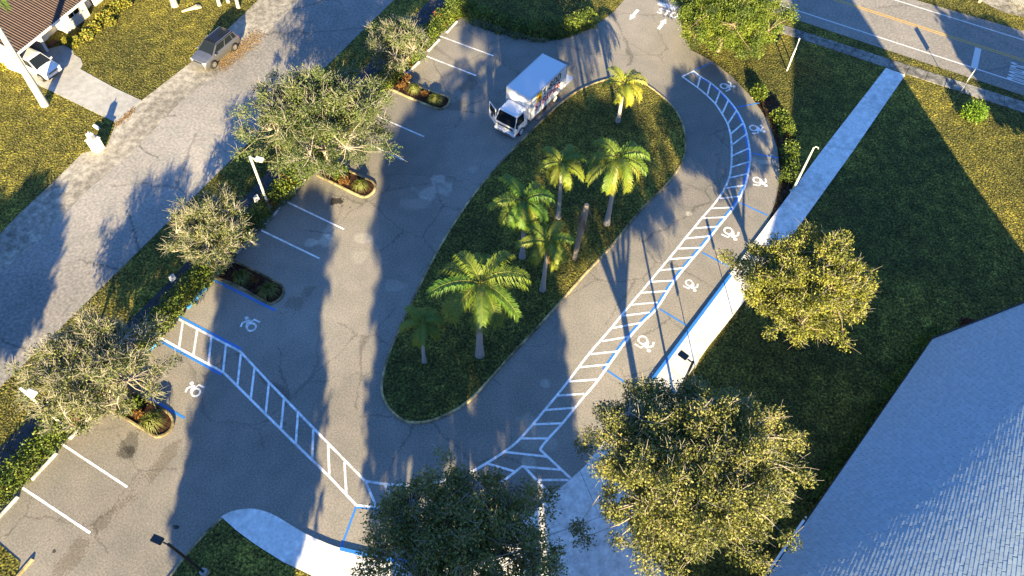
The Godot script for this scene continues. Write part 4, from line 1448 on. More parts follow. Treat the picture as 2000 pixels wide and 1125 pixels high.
func parking_lot() -> void:
	var lot := setting("parking_lot")
	var lp := poly([-120, 1105, 0, 990, 44, 945, 119, 858, 300, 664, 350, 612, 430, 520, 504, 438, 555, 383, 720, 211, 828, 99, 862, 62, 905, 33, 945, 40, 990, 58, 1045, 74, 1095, 78, 1140, 62, 1172, 44, 1200, 22, 1224, -6, 1240, -40, 1300, -130, 1420, -60, 1330, 20, 1332, 60, 1350, 98, 1390, 119, 1430, 150, 1468, 190, 1500, 236, 1518, 290, 1524, 345, 1514, 395, 1500, 432])
	lp.append_array(poly([1269, 746, 1142, 913, 1050, 995, 960, 1075, 880, 1105, 800, 1102, 727, 1092, 664, 1074, 633, 1062, 593, 1043, 545, 1014, 500, 998, 464, 1000, 433, 1012, 400, 1042, 360, 1087, 318, 1145, 200, 1300, -20, 1300]))
	var lm := MB.new()
	sheet(lm, lp, 0.012)
	part("asphalt", lm, M.lot, lot)
	hard.append(lp)
	# stall lines
	for q in [[860, 71, 964, 109.5], [828, 108, 930, 148], [720, 220, 828, 267], [680, 263, 788, 313], [555, 392, 672, 448], [504, 447, 624, 505], [119, 866, 249, 951.7], [44, 953, 176, 1041]]:
		paint_line("stall_line", q, 0.13 if q[1] < 900 else 0.14, M.white_paint, lot)
	# right walkway between two white edges
	var wl := smooth(poly([1332, 149.8, 1362, 171, 1381, 187, 1397, 203, 1410.3, 222.7, 1421, 242.3, 1426.6, 262.7, 1428.6, 283.2, 1429, 305.4, 1428, 327, 1424, 347.5, 1415.3, 368, 1402.5, 388.5, 1387, 408, 1369.3, 427.7, 1354.6, 446.2, 1338, 465.8, 1322, 486.5, 1272, 546.7, 1227, 600, 1194.7, 640, 1149, 693, 1109.3, 745.3, 1064, 801, 1016, 857, 987, 881, 950, 905, 915, 924, 872, 938, 830, 945, 785, 946.5, 753, 945.5, 714, 939.7]), false, 4)
	var wr := smooth(poly([1355, 139, 1368, 149.4, 1388, 162.2, 1406.7, 178.2, 1422.7, 195.1, 1438.7, 215.6, 1452, 240.5, 1458.3, 261, 1463.6, 288.5, 1465.3, 302, 1464.7, 317, 1461.2, 338.7, 1455.4, 362, 1446.5, 383.7, 1433.8, 405.2, 1418.2, 424.7, 1403.5, 442.3, 1388.9, 461, 1371.3, 483.4, 1320, 545.3, 1282.7, 602.7, 1256, 629, 1221, 669, 1192, 709, 1162.7, 749.3, 1133, 784, 1101, 824, 1070.7, 857, 1054.7, 877.5]), false, 4)
	var e1 := MB.new()
	ribbon(e1, wl, 0.15, 0.018)
	part("walkway_edge", e1, M.white_paint, lot)
	var e2 := MB.new()
	ribbon(e2, wr, 0.15, 0.018)
	part("walkway_edge", e2, M.white_paint, lot)
	var bl := MB.new()
	var cut := PackedVector2Array()
	var stop := g2(1186, 724)
	for p in wr:
		if p.y < stop.y - 0.05: cut.append(p)
	cut.append(stop + Vector2(-0.12, 0))
	ribbon(bl, cut, 0.14, 0.0175, false, 0.145)
	part("blue_border", bl, M.blue_paint, lot)
	paint_line("walkway_edge", [1332, 149.8, 1356, 138.5], 0.15, M.white_paint, lot, 0.0195)
	for q in [[1362, 171, 1368, 150], [1381, 187, 1387.5, 163], [1397, 203, 1406, 179], [1410.6, 222, 1422.4, 196], [1421.5, 242, 1438.4, 216.5], [1427, 262, 1451.5, 241], [1430, 283, 1458, 262], [1430, 304.4, 1463.6, 289.4], [1429.5, 326.5, 1463.6, 316], [1425, 347.5, 1460, 339.6], [1416, 368, 1454.4, 362], [1403.5, 388, 1446.5, 383.7], [1388, 407.5, 1433, 405], [1370.3, 426.5, 1418, 424.3], [1355.6, 446, 1402.5, 442.7], [1339, 466, 1388, 461], [1322.4, 486, 1369.7, 483.8], [1306.7, 506.7, 1354.7, 502.7], [1289.3, 528, 1337, 523.5], [1270.7, 550.7, 1316, 548], [1252, 572, 1301.3, 568.8], [1232, 595.5, 1284, 590.7], [1216, 617.3, 1269, 610], [1196, 641, 1252, 630.7], [1176, 666.7, 1230, 657.3], [1153.3, 692, 1209, 686], [1133, 717.3, 1187, 712], [1110.7, 745.3, 1166.7, 741.3], [1088, 773, 1141, 769.3], [1065, 801, 1120, 797], [1041, 829, 1098, 827], [1016, 856.5, 1071, 856.5], [987, 883, 1068, 892], [950, 905, 1005.5, 921], [1024, 912, 1094.5, 917.6], [1051.7, 937.7, 1110.7, 937.7], [915, 925, 960, 955], [872, 939, 912, 974], [830, 946, 862, 984], [790, 947, 815, 987], [752, 947.7, 772, 985], [714.7, 942, 734.7, 989]]:
		paint_line("walkway_bar", q, 0.14, M.white_paint, lot, 0.0205)
	paint_line("walkway_edge", [1054, 877.5, 1115, 935], 0.15, M.white_paint, lot, 0.0195)
	paint_line("walkway_edge", [1021.7, 909.5, 1079, 970.5], 0.15, M.white_paint, lot, 0.0195)
	paint_line("walkway_edge", [1021.7, 909.5, 984.7, 938.4, 940, 965, 890, 983, 840, 991, 790, 993, 748, 991.7, 696, 987], 0.15, M.white_paint, lot, 0.019)
	# left walkway
	paint_line("walkway_edge", [345, 621.3, 469.3, 686.7, 525, 746.7, 612, 836, 673, 898.7, 713.3, 939.7], 0.15, M.white_paint, lot, 0.019)
	paint_line("walkway_edge", [310.7, 658.7, 437.3, 728, 518.7, 809, 577, 866.7, 644, 931.7, 696, 987], 0.15, M.white_paint, lot, 0.019)
	for q in [[357.3, 629, 350, 678.7], [385.3, 645.3, 378, 693.3], [413.3, 658.7, 407.2, 710.7], [441.3, 674.7, 436, 725.3], [470.7, 690.7, 464, 752], [497.3, 718, 490, 778.7], [525.3, 749, 519, 808], [554.7, 778.7, 549, 836], [582, 806.7, 578, 865], [612, 837, 610, 898], [641, 869, 643.5, 931], [673, 902, 676.5, 963.7]]:
		paint_line("walkway_bar", q, 0.14, M.white_paint, lot, 0.0205)
	for q in [[348, 616.8, 472, 682.7], [308, 663.5, 432, 731.5], [410, 543.5, 538, 606.5], [286, 774, 361, 817]]:
		paint_line("blue_line", q, 0.15, M.blue_paint, lot, 0.0175)
	for q in [[1355, 138, 1392, 122], [1440, 209.4, 1483, 201.4], [1470, 300, 1521, 308.4], [1445.6, 396.4, 1499.4, 421], [1371, 493.3, 1424, 521.3], [1289.3, 604, 1341.3, 636], [1186, 724, 1222, 748], [696, 989, 665, 1073], [698, 991, 748, 996, 800, 997]]:
		paint_line("blue_line", q, 0.12, M.blue_paint, lot, 0.0172)
	for q in [[1413.8, 168.5, 1433.4, 169], [1471.6, 250.3, 1492.4, 256.9], [1478.4, 351.8, 1495.8, 362.5], [1422.5, 451, 1436.2, 467.4], [1346, 552.8, 1356.8, 567.5], [1255.5, 664.5, 1267.3, 685], [491.2, 639.1, 482, 621.4], [382.7, 766.7, 374.7, 748.8]]:
		accessible_symbol(Vector2(q[0], q[1]), Vector2(q[2], q[3]), lot)
	arrow([1246, 19.5, 1236.5, 30.5, 1229.8, 39, 1230.7, 28.4, 1241.8, 33.3], lot)
	arrow([1286, 57, 1294.5, 45, 1301, 36.5, 1289, 42.7, 1301, 46.7], lot)
	paint_poly("stop_bar", poly([1284, 9.5, 1287.5, 3, 1322, 14, 1318, 21]), M.white_paint, lot)
	var sdir := g2(1302, 25) - g2(1291, 21.5)
	var sup := g2(1306, 20) - g2(1300, 29)
	word("STOP", g2(1291.5, 21.8) + sdir.normalized() * 1.0, sdir, sup, 2.6, 0.85, M.white_paint, lot, 0.017, "stop_lettering")
	# church walk and entrance paving
	var wk := setting("church_walk")
	var wp := poly([1729, 135, 1766.7, 148.5, 1662.7, 300, 1562.7, 439, 1442, 604, 1384, 676, 1326, 760, 1290, 830, 1330, 905, 1300, 985, 1225, 1020, 1266, 1060, 1330, 1125, 1380, 1200, 1000, 1220, 900, 1150, 940, 1090, 1050, 994, 1142, 912, 1270, 744, 1425, 537, 1500, 436, 1602, 299])
	# saw cut joints are real gaps between the slabs
	var slabs := [wp]
	for j in [[1030, 1062, 1180, 1008, 1320, 955], [1125, 905, 1150, 962, 1172, 1012], [1480, 455, 1570, 462], [1330, 655, 1420, 662], [1600, 285, 1700, 300]]:
		var jp := poly(j)
		var l := offset_line(jp, 0.014, false)
		var rr := offset_line(jp, -0.014, false)
		rr.reverse()
		l.append_array(rr)
		var next := []
		for s in slabs: next.append_array(Geometry2D.clip_polygons(s, l))
		slabs = next
	for s in slabs:
		if absf(area_of(s)) < 0.05: continue
		var sm := MB.new()
		slab(sm, s, -0.1, 0.14)
		part("slab", sm, M.white_concrete, wk)
	# mulch strip under the low hedges
	var mb_ := setting("mulch_strip")
	var mm_ := MB.new()
	mm_.uvs = 0.05
	sheet(mm_, poly([1470, 192, 1501, 236, 1519, 290, 1525, 345, 1515, 395, 1501, 432, 1545, 381, 1560, 345, 1560, 290, 1548, 240, 1510, 185]), 0.016)
	part("mulch", mm_, M.mulch, mb_)
	hard.append(wp)
	var bc := MB.new()
	ribbon(bc, PackedVector2Array([g2(1424.5, 538), g2(1270, 744)]), 0.17, 0.146, false, -0.09)
	kerb(bc, PackedVector2Array([g2(1424.5, 538) , g2(1270, 744)]), 0.01, 0.0, 0.142, false, 1.0)
	part("blue_kerb_paint", bc, M.blue_paint, wk)
	var cw := setting("curved_walk")
	var cm := MB.new()
	var cp := smooth(poly([433, 1010.5, 448, 1002, 464, 997.5, 482, 995, 500, 995.3, 520, 1000.5, 545, 1011.7, 593, 1041, 633, 1059.7, 664, 1071, 727, 1088, 800, 1098, 880, 1101]), false, 3)
	cp.append_array(poly([900, 1160, 700, 1180, 612, 1126, 553, 1098, 500, 1064.5, 464, 1038]))
	slab(cm, cp, -0.1, 0.13)
	part("concrete", cm, M.white_concrete, cw)
	hard.append(cp)
	var bk := MB.new()
	ribbon(bk, poly([664.5, 1073.5, 713, 1085.5, 790, 1099, 840, 1102]), 0.2, 0.137, false, -0.02)
	part("blue_kerb_paint", bk, M.blue_paint, cw)
	# grass bank at the foot of the curved walk
	var gk := setting("grass_bank")
	var gm := MB.new()
	gm.uvs = 1.0 / 111.0
	var gpn := poly([433, 1012, 400, 1042, 360, 1087, 318, 1146, 300, 1220, 700, 1260, 700, 1182, 612, 1128, 553, 1100, 500, 1067, 464, 1041])
	slab(gm, gpn, -0.05, 0.10)
	part("turf", gm, M.grass, gk)
	var km := MB.new()
	kerb(km, poly([433, 1011, 400, 1041, 360, 1086, 318, 1145]), 0.14, -0.05, 0.13, false, -1.0)
	part("kerb", km, M.kerb, gk)
	var gc := setting("grass_corner")
	var g2m := MB.new()
	g2m.uvs = 1.0 / 111.0
	slab(g2m, poly([-60, 1030, 0, 1063, 40, 1098, 20, 1180, -120, 1180]), -0.05, 0.05)
	part("turf", g2m, M.grass, gc)

func islands() -> void:
	var isl := setting("palm_island")
	var ip := smooth(poly([1187, 155.5, 1149, 168, 1114.7, 186.7, 1066.7, 226.7, 1000, 293, 953, 345, 910.7, 398.7, 873, 457, 841, 513, 800, 596, 769, 664, 751, 714.7, 744, 749, 745.5, 775, 758.7, 800, 780, 820, 801, 828, 833, 827, 873, 813, 913, 789, 953, 749, 1000, 696, 1053, 640, 1090, 599, 1144, 537, 1197, 481, 1253, 412, 1306.7, 358.7, 1331, 322, 1340, 293, 1337, 253, 1320, 216, 1290.7, 186.7, 1256, 162.7, 1221, 153]), true, 3)
	var inward := 1.0 if Geometry2D.is_polygon_clockwise(ip) else -1.0
	inward = -1.0 if Geometry2D.is_point_in_polygon(ip[0] + (offset_line(ip, -0.3, true)[0] - ip[0]), ip) else 1.0
	var km := MB.new()
	kerb(km, ip, 0.15, -0.05, 0.15, true, inward)
	part("kerb", km, M.kerb, isl)
	var inner := offset_line(ip, inward * 0.14, true)
	var tm := MB.new()
	tm.uvs = 1.0 / 111.0
	sheet(tm, inner, 0.11)
	part("turf", tm, M.grass, isl)
	var n := 0
	for q in [[759.4, 174.8, 811.6, 198.4, 853.5, 214.7, 866.8, 213.7, 876, 207, 880, 196, 871, 188, 838, 177, 801, 161.5, 780, 151], [618.7, 344.8, 649.8, 359.7, 703.4, 385.9, 720.8, 384.6, 732, 375, 735, 363.4, 728.3, 354.7, 712, 347, 687, 336, 640, 315], [412, 541, 464.6, 562, 520.6, 594, 535.6, 594, 550, 585, 556.7, 572, 554, 561, 541.8, 551, 485.8, 522.4, 436, 500], [224, 806.7, 288, 846.7, 306.7, 856, 326, 850, 339, 836, 341, 820, 328, 802.7, 288, 779, 250, 757]]:
		var nd := setting("planting_bed")
		var p := poly(q)
		# round the nose
		var sm := smooth(p, false, 3)
		var wd := -1.0 if Geometry2D.is_point_in_polygon(offset_line(sm, -0.2, false)[sm.size() / 2], sm) else 1.0
		var kb := MB.new()
		kerb(kb, sm, 0.16, -0.05, 0.15, false, wd)
		part("kerb", kb, M.kerb, nd)
		var so := MB.new()
		so.uvs = 0.05
		sheet(so, offset_line(sm, wd * 0.15, false), 0.09)
		part("mulch", so, M.mulch, nd)
		n += 1

func vehicles() -> void:
	# box truck: roof corners at 3.2 m
	var q := poly([1060, 104, 1108, 126, 1038, 193, 989, 169], 3.2)
	var c := (q[0] + q[1] + q[2] + q[3]) * 0.25
	var f := ((q[2] + q[3]) - (q[0] + q[1])).normalized()
	box_truck(v3(c, 0.012), atan2(-f.y, f.x))
	# SUV from its two left wheels
	var a := g2(419.8, 131.4)
	var b := g2(459.2, 97.8)
	var sf := (a - b).normalized()
	var sl := Vector2(sf.y, -sf.x)
	var sc := (a + b) * 0.5 - sl * 0.84
	car("parked_car", "grey suv with black roof parked on the road shoulder", v3(sc, 0.008), atan2(-sf.y, sf.x), {"length": 4.4, "width": 1.84, "belt": 0.98, "hood": 0.98, "height": 1.58, "ws": 0.72, "rear": -2.02, "rake": 0.85, "axle_f": 1.32, "axle_r": -1.30, "paint": M.suv_grey, "roof": M.car_black, "bumper": M.suv_grey, "rails": true})
	# pale hatchback half under the carport
	var df := (g2(228, 240) - g2(70, 164)).normalized()
	var nose := g2(108, 144, 0.5)
	var cc := nose - df * 2.05
	car("parked_car", "white car standing half under the carport of the house", v3(cc, 0.032), atan2(-df.y, df.x), {"length": 4.1, "width": 1.74, "belt": 0.92, "hood": 0.92, "height": 1.52, "ws": 0.72, "rear": -1.9, "rake": 0.85, "axle_f": 1.28, "axle_r": -1.24, "paint": M.car_white, "roof": M.car_white, "bumper": M.trim, "rails": false})

var ENTRY := [Color(0.06, 0.072, 0.016), Color(0.125, 0.138, 0.028), Color(0.18, 0.182, 0.040), Color(0.23, 0.215, 0.052)]
var OAK := [Color(0.030, 0.050, 0.014), Color(0.065, 0.095, 0.024), Color(0.105, 0.140, 0.036), Color(0.145, 0.170, 0.050)]
var DRY := [Color(0.045, 0.062, 0.018), Color(0.090, 0.115, 0.030), Color(0.135, 0.155, 0.044), Color(0.180, 0.185, 0.062)]
var GOLD := [Color(0.045, 0.060, 0.010), Color(0.145, 0.158, 0.020), Color(0.215, 0.22, 0.030), Color(0.27, 0.255, 0.04)]
var LIME := [Color(0.028, 0.052, 0.006), Color(0.070, 0.112, 0.010), Color(0.125, 0.170, 0.014), Color(0.180, 0.215, 0.020)]

func foot(px: float, py: float, h: float) -> Vector3:
	var p := gp(px, py, h)
	return Vector3(p.x, 0.0, p.z)

func trees() -> void:
	var grey := Color(0.33, 0.29, 0.23)
	tree("oak_tree", "broad grey green oak between the parking bays and the side street", "trees along the parking row", foot(620, 237, 4.6), Vector3(0, 4.4, 0), Vector3(5.6, 2.9, 5.9), 360, 210, 0.13, OAK, 101, 5, 0.66, grey, 0.22)
	tree("small_tree", "small thin leaved tree with bare pale twigs by the corner hedge", "trees along the parking row", foot(783, 88, 3.0), Vector3(-0.2, 2.9, 0), Vector3(2.7, 2.2, 3.2), 120, 120, 0.13, OAK, 102, 9, 0.5, grey, 0.12)
	tree("small_tree", "small sparse tree beside the bed with the blue line", "trees along the parking row", foot(410, 456, 3.0), Vector3(0, 2.9, 0), Vector3(3.1, 1.9, 3.1), 170, 120, 0.12, DRY, 103, 9, 0.48, grey, 0.12)
	tree("small_tree", "dry sparse tree over the hedge behind the accessible bays", "trees along the parking row", foot(178, 722, 3.4), Vector3(0.3, 3.3, 0.2), Vector3(4.3, 2.2, 4.1), 260, 120, 0.13, DRY, 104, 11, 0.55, grey, 0.15)
	tree("oak_tree", "large golden green oak by the church entrance", "trees round the church", foot(1345, 915, 8.0), Vector3(0, 7.9, 0), Vector3(5.9, 3.0, 5.0), 520, 300, 0.12, ENTRY, 105, 3, 0.62, Color(0.36, 0.31, 0.24), 0.24)
	tree("oak_tree", "dark shaded oak overhanging the walkway at the lot entrance", "trees round the church", foot(905, 1050, 8.0), Vector3(0, 7.9, 0.3), Vector3(5.1, 3.0, 4.0), 380, 170, 0.13, ENTRY, 106, 3, 0.6, Color(0.22, 0.18, 0.14), 0.22)
	tree("round_tree", "rounded golden tree on the church lawn beside the walk", "trees round the church", foot(1568, 557, 5.6), Vector3(0, 5.5, 0), Vector3(4.4, 2.6, 4.0), 420, 250, 0.125, GOLD, 107, 3, 0.58, Color(0.28, 0.22, 0.15), 0.18)
	tree("round_tree", "dense bright green tree between the driveway and the main road", "trees round the church", foot(1424, 30, 3.6), Vector3(0, 3.4, 0), Vector3(5.0, 3.0, 5.2), 380, 260, 0.14, LIME, 108, 0, 0.66, Color(0.26, 0.20, 0.14), 0.18)

func palms() -> void:
	var G := [Color(0.030, 0.095, 0.007), Color(0.095, 0.200, 0.013), Color(0.28, 0.26, 0.022)]
	var base := func(x: float, y: float) -> Vector3: var p := gp(x, y, 0.11); return Vector3(p.x, 0.11, p.z)
	var top := func(b: Vector3, x: float, y: float, h: float) -> Vector3: var p := gp(x, y, h); return Vector3(p.x - b.x, h - 0.11, p.z - b.z)
	for q in [["yellowing palm on the grass island beside the white truck", 1207, 237, 1218, 172, 3.5, 0.15, 12, 2.0, 0.62, 201, 0, 0.62], ["tall palm on the grass island with an orange hanging frond", 1185, 437, 1206, 318, 6.2, 0.17, 17, 2.7, 0.66, 202, 1, 0.22], ["palm on the island with a smooth white trunk and rusty frond", 1020, 502, 1024, 402, 5.2, 0.17, 16, 2.6, 0.66, 203, 2, 0.05], ["slim palm on the island behind the white trunked palm", 1090, 425, 1096, 328, 4.8, 0.14, 13, 2.0, 0.55, 204, 2, 0.15], ["largest palm on the island with a swollen trunk foot", 937, 693, 938, 563, 7.2, 0.21, 20, 3.2, 0.80, 205, 0, 0.10], ["smallest palm near the rounded end of the island", 829, 706, 826, 640, 3.4, 0.12, 10, 1.75, 0.5, 206, 0, 0.28], ["short palm on the island between the two paler trunks", 1060, 566, 1070, 482, 4.4, 0.16, 13, 2.1, 0.6, 207, 2, 0.22]]:
		var b: Vector3 = base.call(q[1], q[2])
		palm(q[0], b, top.call(b, q[3], q[4], q[5]), q[6], q[7], q[8], q[9], G, q[10], q[11], q[12])
	# the bare dead palm
	rng.seed = 209
	var db: Vector3 = base.call(1122, 505)
	var tp: Vector3 = top.call(db, 1146, 400, 5.0)
	var t := thing("dead_palm", "bare dead palm trunk with a frayed top on the island", "palm tree", "palm trees on the grass island", db)
	var mb := MB.new()
	var pts := []
	var rad := []
	for k in 19:
		var f := k / 18.0
		pts.append(tp * f + Vector3(0, -0.05 * (1 - f), 0))
		rad.append((0.17 if f < 0.5 else 0.23 - 0.1 * maxf(0.0, f - 0.85) * 5.0) * (1.0 + 0.10 * (k % 2)))
	mb.tube(pts, rad, 9, Color(0.27, 0.22, 0.17))
	part("trunk", mb, bark_mat, t)
	for k in 16:
		var m := part_mesh("dead_frond", frond_mesh(rng.randf_range(0.7, 1.3), -0.7, 0.9, 0.16, Color(0.20, 0.14, 0.09), Color(0.28, 0.21, 0.14), true), leaf_mat, t)
		m.position = tp * rng.randf_range(0.72, 1.0)
		m.rotation.y = rng.randf() * TAU
	# royal palm in the front yard: only its pale trunk is in view
	rng.seed = 210
	var rb := gp(88, 205)
	var rp := thing("royal_palm", "smooth white royal palm trunk on the front lawn by the driveway", "palm tree", "", rb)
	var rm := MB.new()
	pts = []; rad = []
	for k in 21:
		var f := k / 20.0
		pts.append(Vector3(0.15 * f, 9.6 * f - 0.05, -0.1 * f))
		rad.append(0.27 * (1.0 + 0.18 * sin(PI * minf(1.0, f * 2.2)) - 0.30 * f + 0.25 * pow(1.0 - f, 14.0)))
	rm.tube(pts, rad, 16, Color(0.47, 0.455, 0.41))
	part("trunk", rm, bark_mat, rp)
	var cs := MB.new()
	cs.tube([Vector3(0.15, 9.5, -0.1), Vector3(0.15, 10.2, -0.1), Vector3(0.15, 11.2, -0.1)], [0.19, 0.2, 0.08], 10, Color(0.10, 0.18, 0.03))
	part("crownshaft", cs, bark_mat, rp)
	for k in 14:
		var m := part_mesh("frond", frond_mesh(3.0, lerpf(1.1, -0.1, k / 14.0), 1.6, 0.7, G[0], G[1]), leaf_mat, rp)
		m.position = Vector3(0.15, 11.0, -0.1)
		m.rotation.y = k * 2.399

func hedges() -> void:
	var HG := [Color(0.020, 0.042, 0.006), Color(0.055, 0.092, 0.009), Color(0.11, 0.155, 0.012), Color(0.17, 0.205, 0.018)]
	var a := g2(-60, 1019, 0.55)
	var b := g2(893, 6, 0.55)
	var line := PackedVector2Array()
	for k in 41: line.append(a.lerp(b, k / 40.0))
	hedge("hedge", "long clipped hedge behind the wheel stops of the parking row", line, 1.5, 1.15, 700, 0.14, HG, 301, 0.0, "", 0.35)
	hedge("hedge", "curved clipped hedge at the closed end of the parking lot", smooth(poly([900, 6, 920, 22, 945, 32, 970, 42, 1000, 51, 1031, 58, 1065, 60, 1097, 53, 1128, 43, 1158, 32], 0.6), false, 3), 1.7, 1.15, 620, 0.15, HG, 302, 0.0, "", 0.2)
	hedge("hedge", "low hedge along the curved end of the accessible bays", smooth(poly([1519, 216, 1532, 238, 1541, 262], 0.5), false, 3), 1.1, 0.9, 620, 0.14, HG, 303, 0.0, "", 0.1)
	hedge("hedge", "low hedge between the last accessible bay and the church walk", smooth(poly([1541, 282, 1545, 310, 1545, 335, 1538, 356], 0.5), false, 3), 1.3, 0.9, 620, 0.14, HG, 304)
	hedge("hedge", "dark low hedge along the foot of the church wall", poly([1822, 648, 1760, 735, 1700, 818, 1640, 905, 1590, 985]), 0.9, 0.8, 420, 0.13, HG, 305)
	hedge("hedge", "shaded hedge in the planting bed under the large oak", poly([1250, 1045, 1275, 1060, 1300, 1085, 1325, 1115]), 1.6, 0.7, 420, 0.13, HG, 306)
	shrub("shrub", "round yellow green shrub beside the first accessible bay", "shrub", "", foot(1484, 178, 0.5), Vector3(0.8, 1.1, 1.0), 1500, 0.14, LIME, 311)
	shrub("shrub", "lone bright green round shrub on the lawn by the pavement", "shrub", "", foot(1903, 218, 0.5), Vector3(1.15, 1.35, 1.15), 1500, 0.17, [Color(0.05, 0.12, 0.008), Color(0.11, 0.21, 0.014), Color(0.19, 0.28, 0.02)], 312)
	shrub("shrub", "reddish brown shrub at the corner of the church roof", "shrub", "", foot(1893, 630, 0.4), Vector3(0.6, 0.7, 0.5), 500, 0.13, [Color(0.08, 0.025, 0.015), Color(0.13, 0.05, 0.02)], 313)
	var CR := [Color(0.05, 0.085, 0.012), Color(0.14, 0.17, 0.02), Color(0.26, 0.23, 0.03), Color(0.30, 0.20, 0.03)]
	var k := 0
	for q in [[168, 66, 0.6], [150, 76, 0.45], [183, 52, 0.65], [197, 36, 0.6], [213, 26, 0.6], [214, 38, 0.45], [228, 12, 0.7], [243, 4, 0.6], [128, 76, 0.4], [142, 84, 0.25]]:
		shrub("croton_shrub", "yellow green croton shrub in the bed along the house wall", "shrub", "croton shrubs along the house wall", foot(q[0], q[1], 0.4), Vector3(q[2], q[2] * 1.25, q[2]), 420, 0.17, CR, 320 + k)
		k += 1
	shrub("croton_shrub", "bright yellow croton at the side wall of the house", "shrub", "", foot(2, 125, 0.4), Vector3(0.6, 0.7, 0.6), 420, 0.17, [Color(0.22, 0.22, 0.02), Color(0.42, 0.36, 0.03)], 340)
	# plants in the kerbed beds
	var GR := [Color(0.04, 0.07, 0.012), Color(0.10, 0.13, 0.02), Color(0.19, 0.19, 0.04)]
	var RD := [Color(0.10, 0.045, 0.015), Color(0.19, 0.085, 0.02), Color(0.26, 0.15, 0.03)]
	for q in [[808, 174, 0.75, 0.7, "pale tufted grass clump in the bed beside the truck"], [850, 195, 0.8, 0.7, "dark tufted grass clump at the nose of the bed beside the truck"], [704, 362, 0.75, 0.7, "yellow tipped grass clump in the bed under the broad oak"], [472, 541, 0.8, 0.7, "shaded grass clump in the middle of the bed with the blue line"], [524, 568, 0.85, 0.7, "shaded grass clump at the nose of the bed with the blue line"], [299, 822, 0.95, 0.8, "bright green spiky grass clump at the nose of the sunlit bed"]]:
		var p := gp(q[0], q[1], 0.35)
		grass_clump(q[4], Vector3(p.x, 0.09, p.z), q[2], q[3], GR, 350 + k)
		k += 1
	for q in [[795, 152, 0.45, "orange red shrub in the bed beside the truck"], [785, 165, 0.4, "rusty orange shrub at the kerb of the bed beside the truck"], [830, 182, 0.3, "small yellow orange shrub between the grass clumps"], [649, 326, 0.35, "small red shrub under the broad oak"], [672, 352, 0.45, "orange yellow shrub in the bed under the broad oak"], [268, 806, 0.35, "orange leaved shrub in the sunlit bed"], [495, 545, 0.3, "small brown shrub between the shaded grass clumps"]]:
		var p := gp(q[0], q[1], 0.3)
		shrub("bed_shrub", q[3], "shrub", "small shrubs in the kerbed beds", Vector3(p.x, 0.09, p.z), Vector3(q[2], q[2] * 1.2, q[2]), 300, 0.12, RD, 370 + k)
		k += 1
	for q in [[664, 336, 0.7, "leafy green shrub in the bed under the broad oak"], [255, 788, 0.7, "leafy green shrub in the sunlit bed by the hedge"]]:
		var p := gp(q[0], q[1], 0.5)
		shrub("bed_shrub", q[3], "shrub", "small shrubs in the kerbed beds", Vector3(p.x, 0.09, p.z), Vector3(q[2], q[2] * 1.2, q[2]), 900, 0.13, HG, 390 + k)
		k += 1

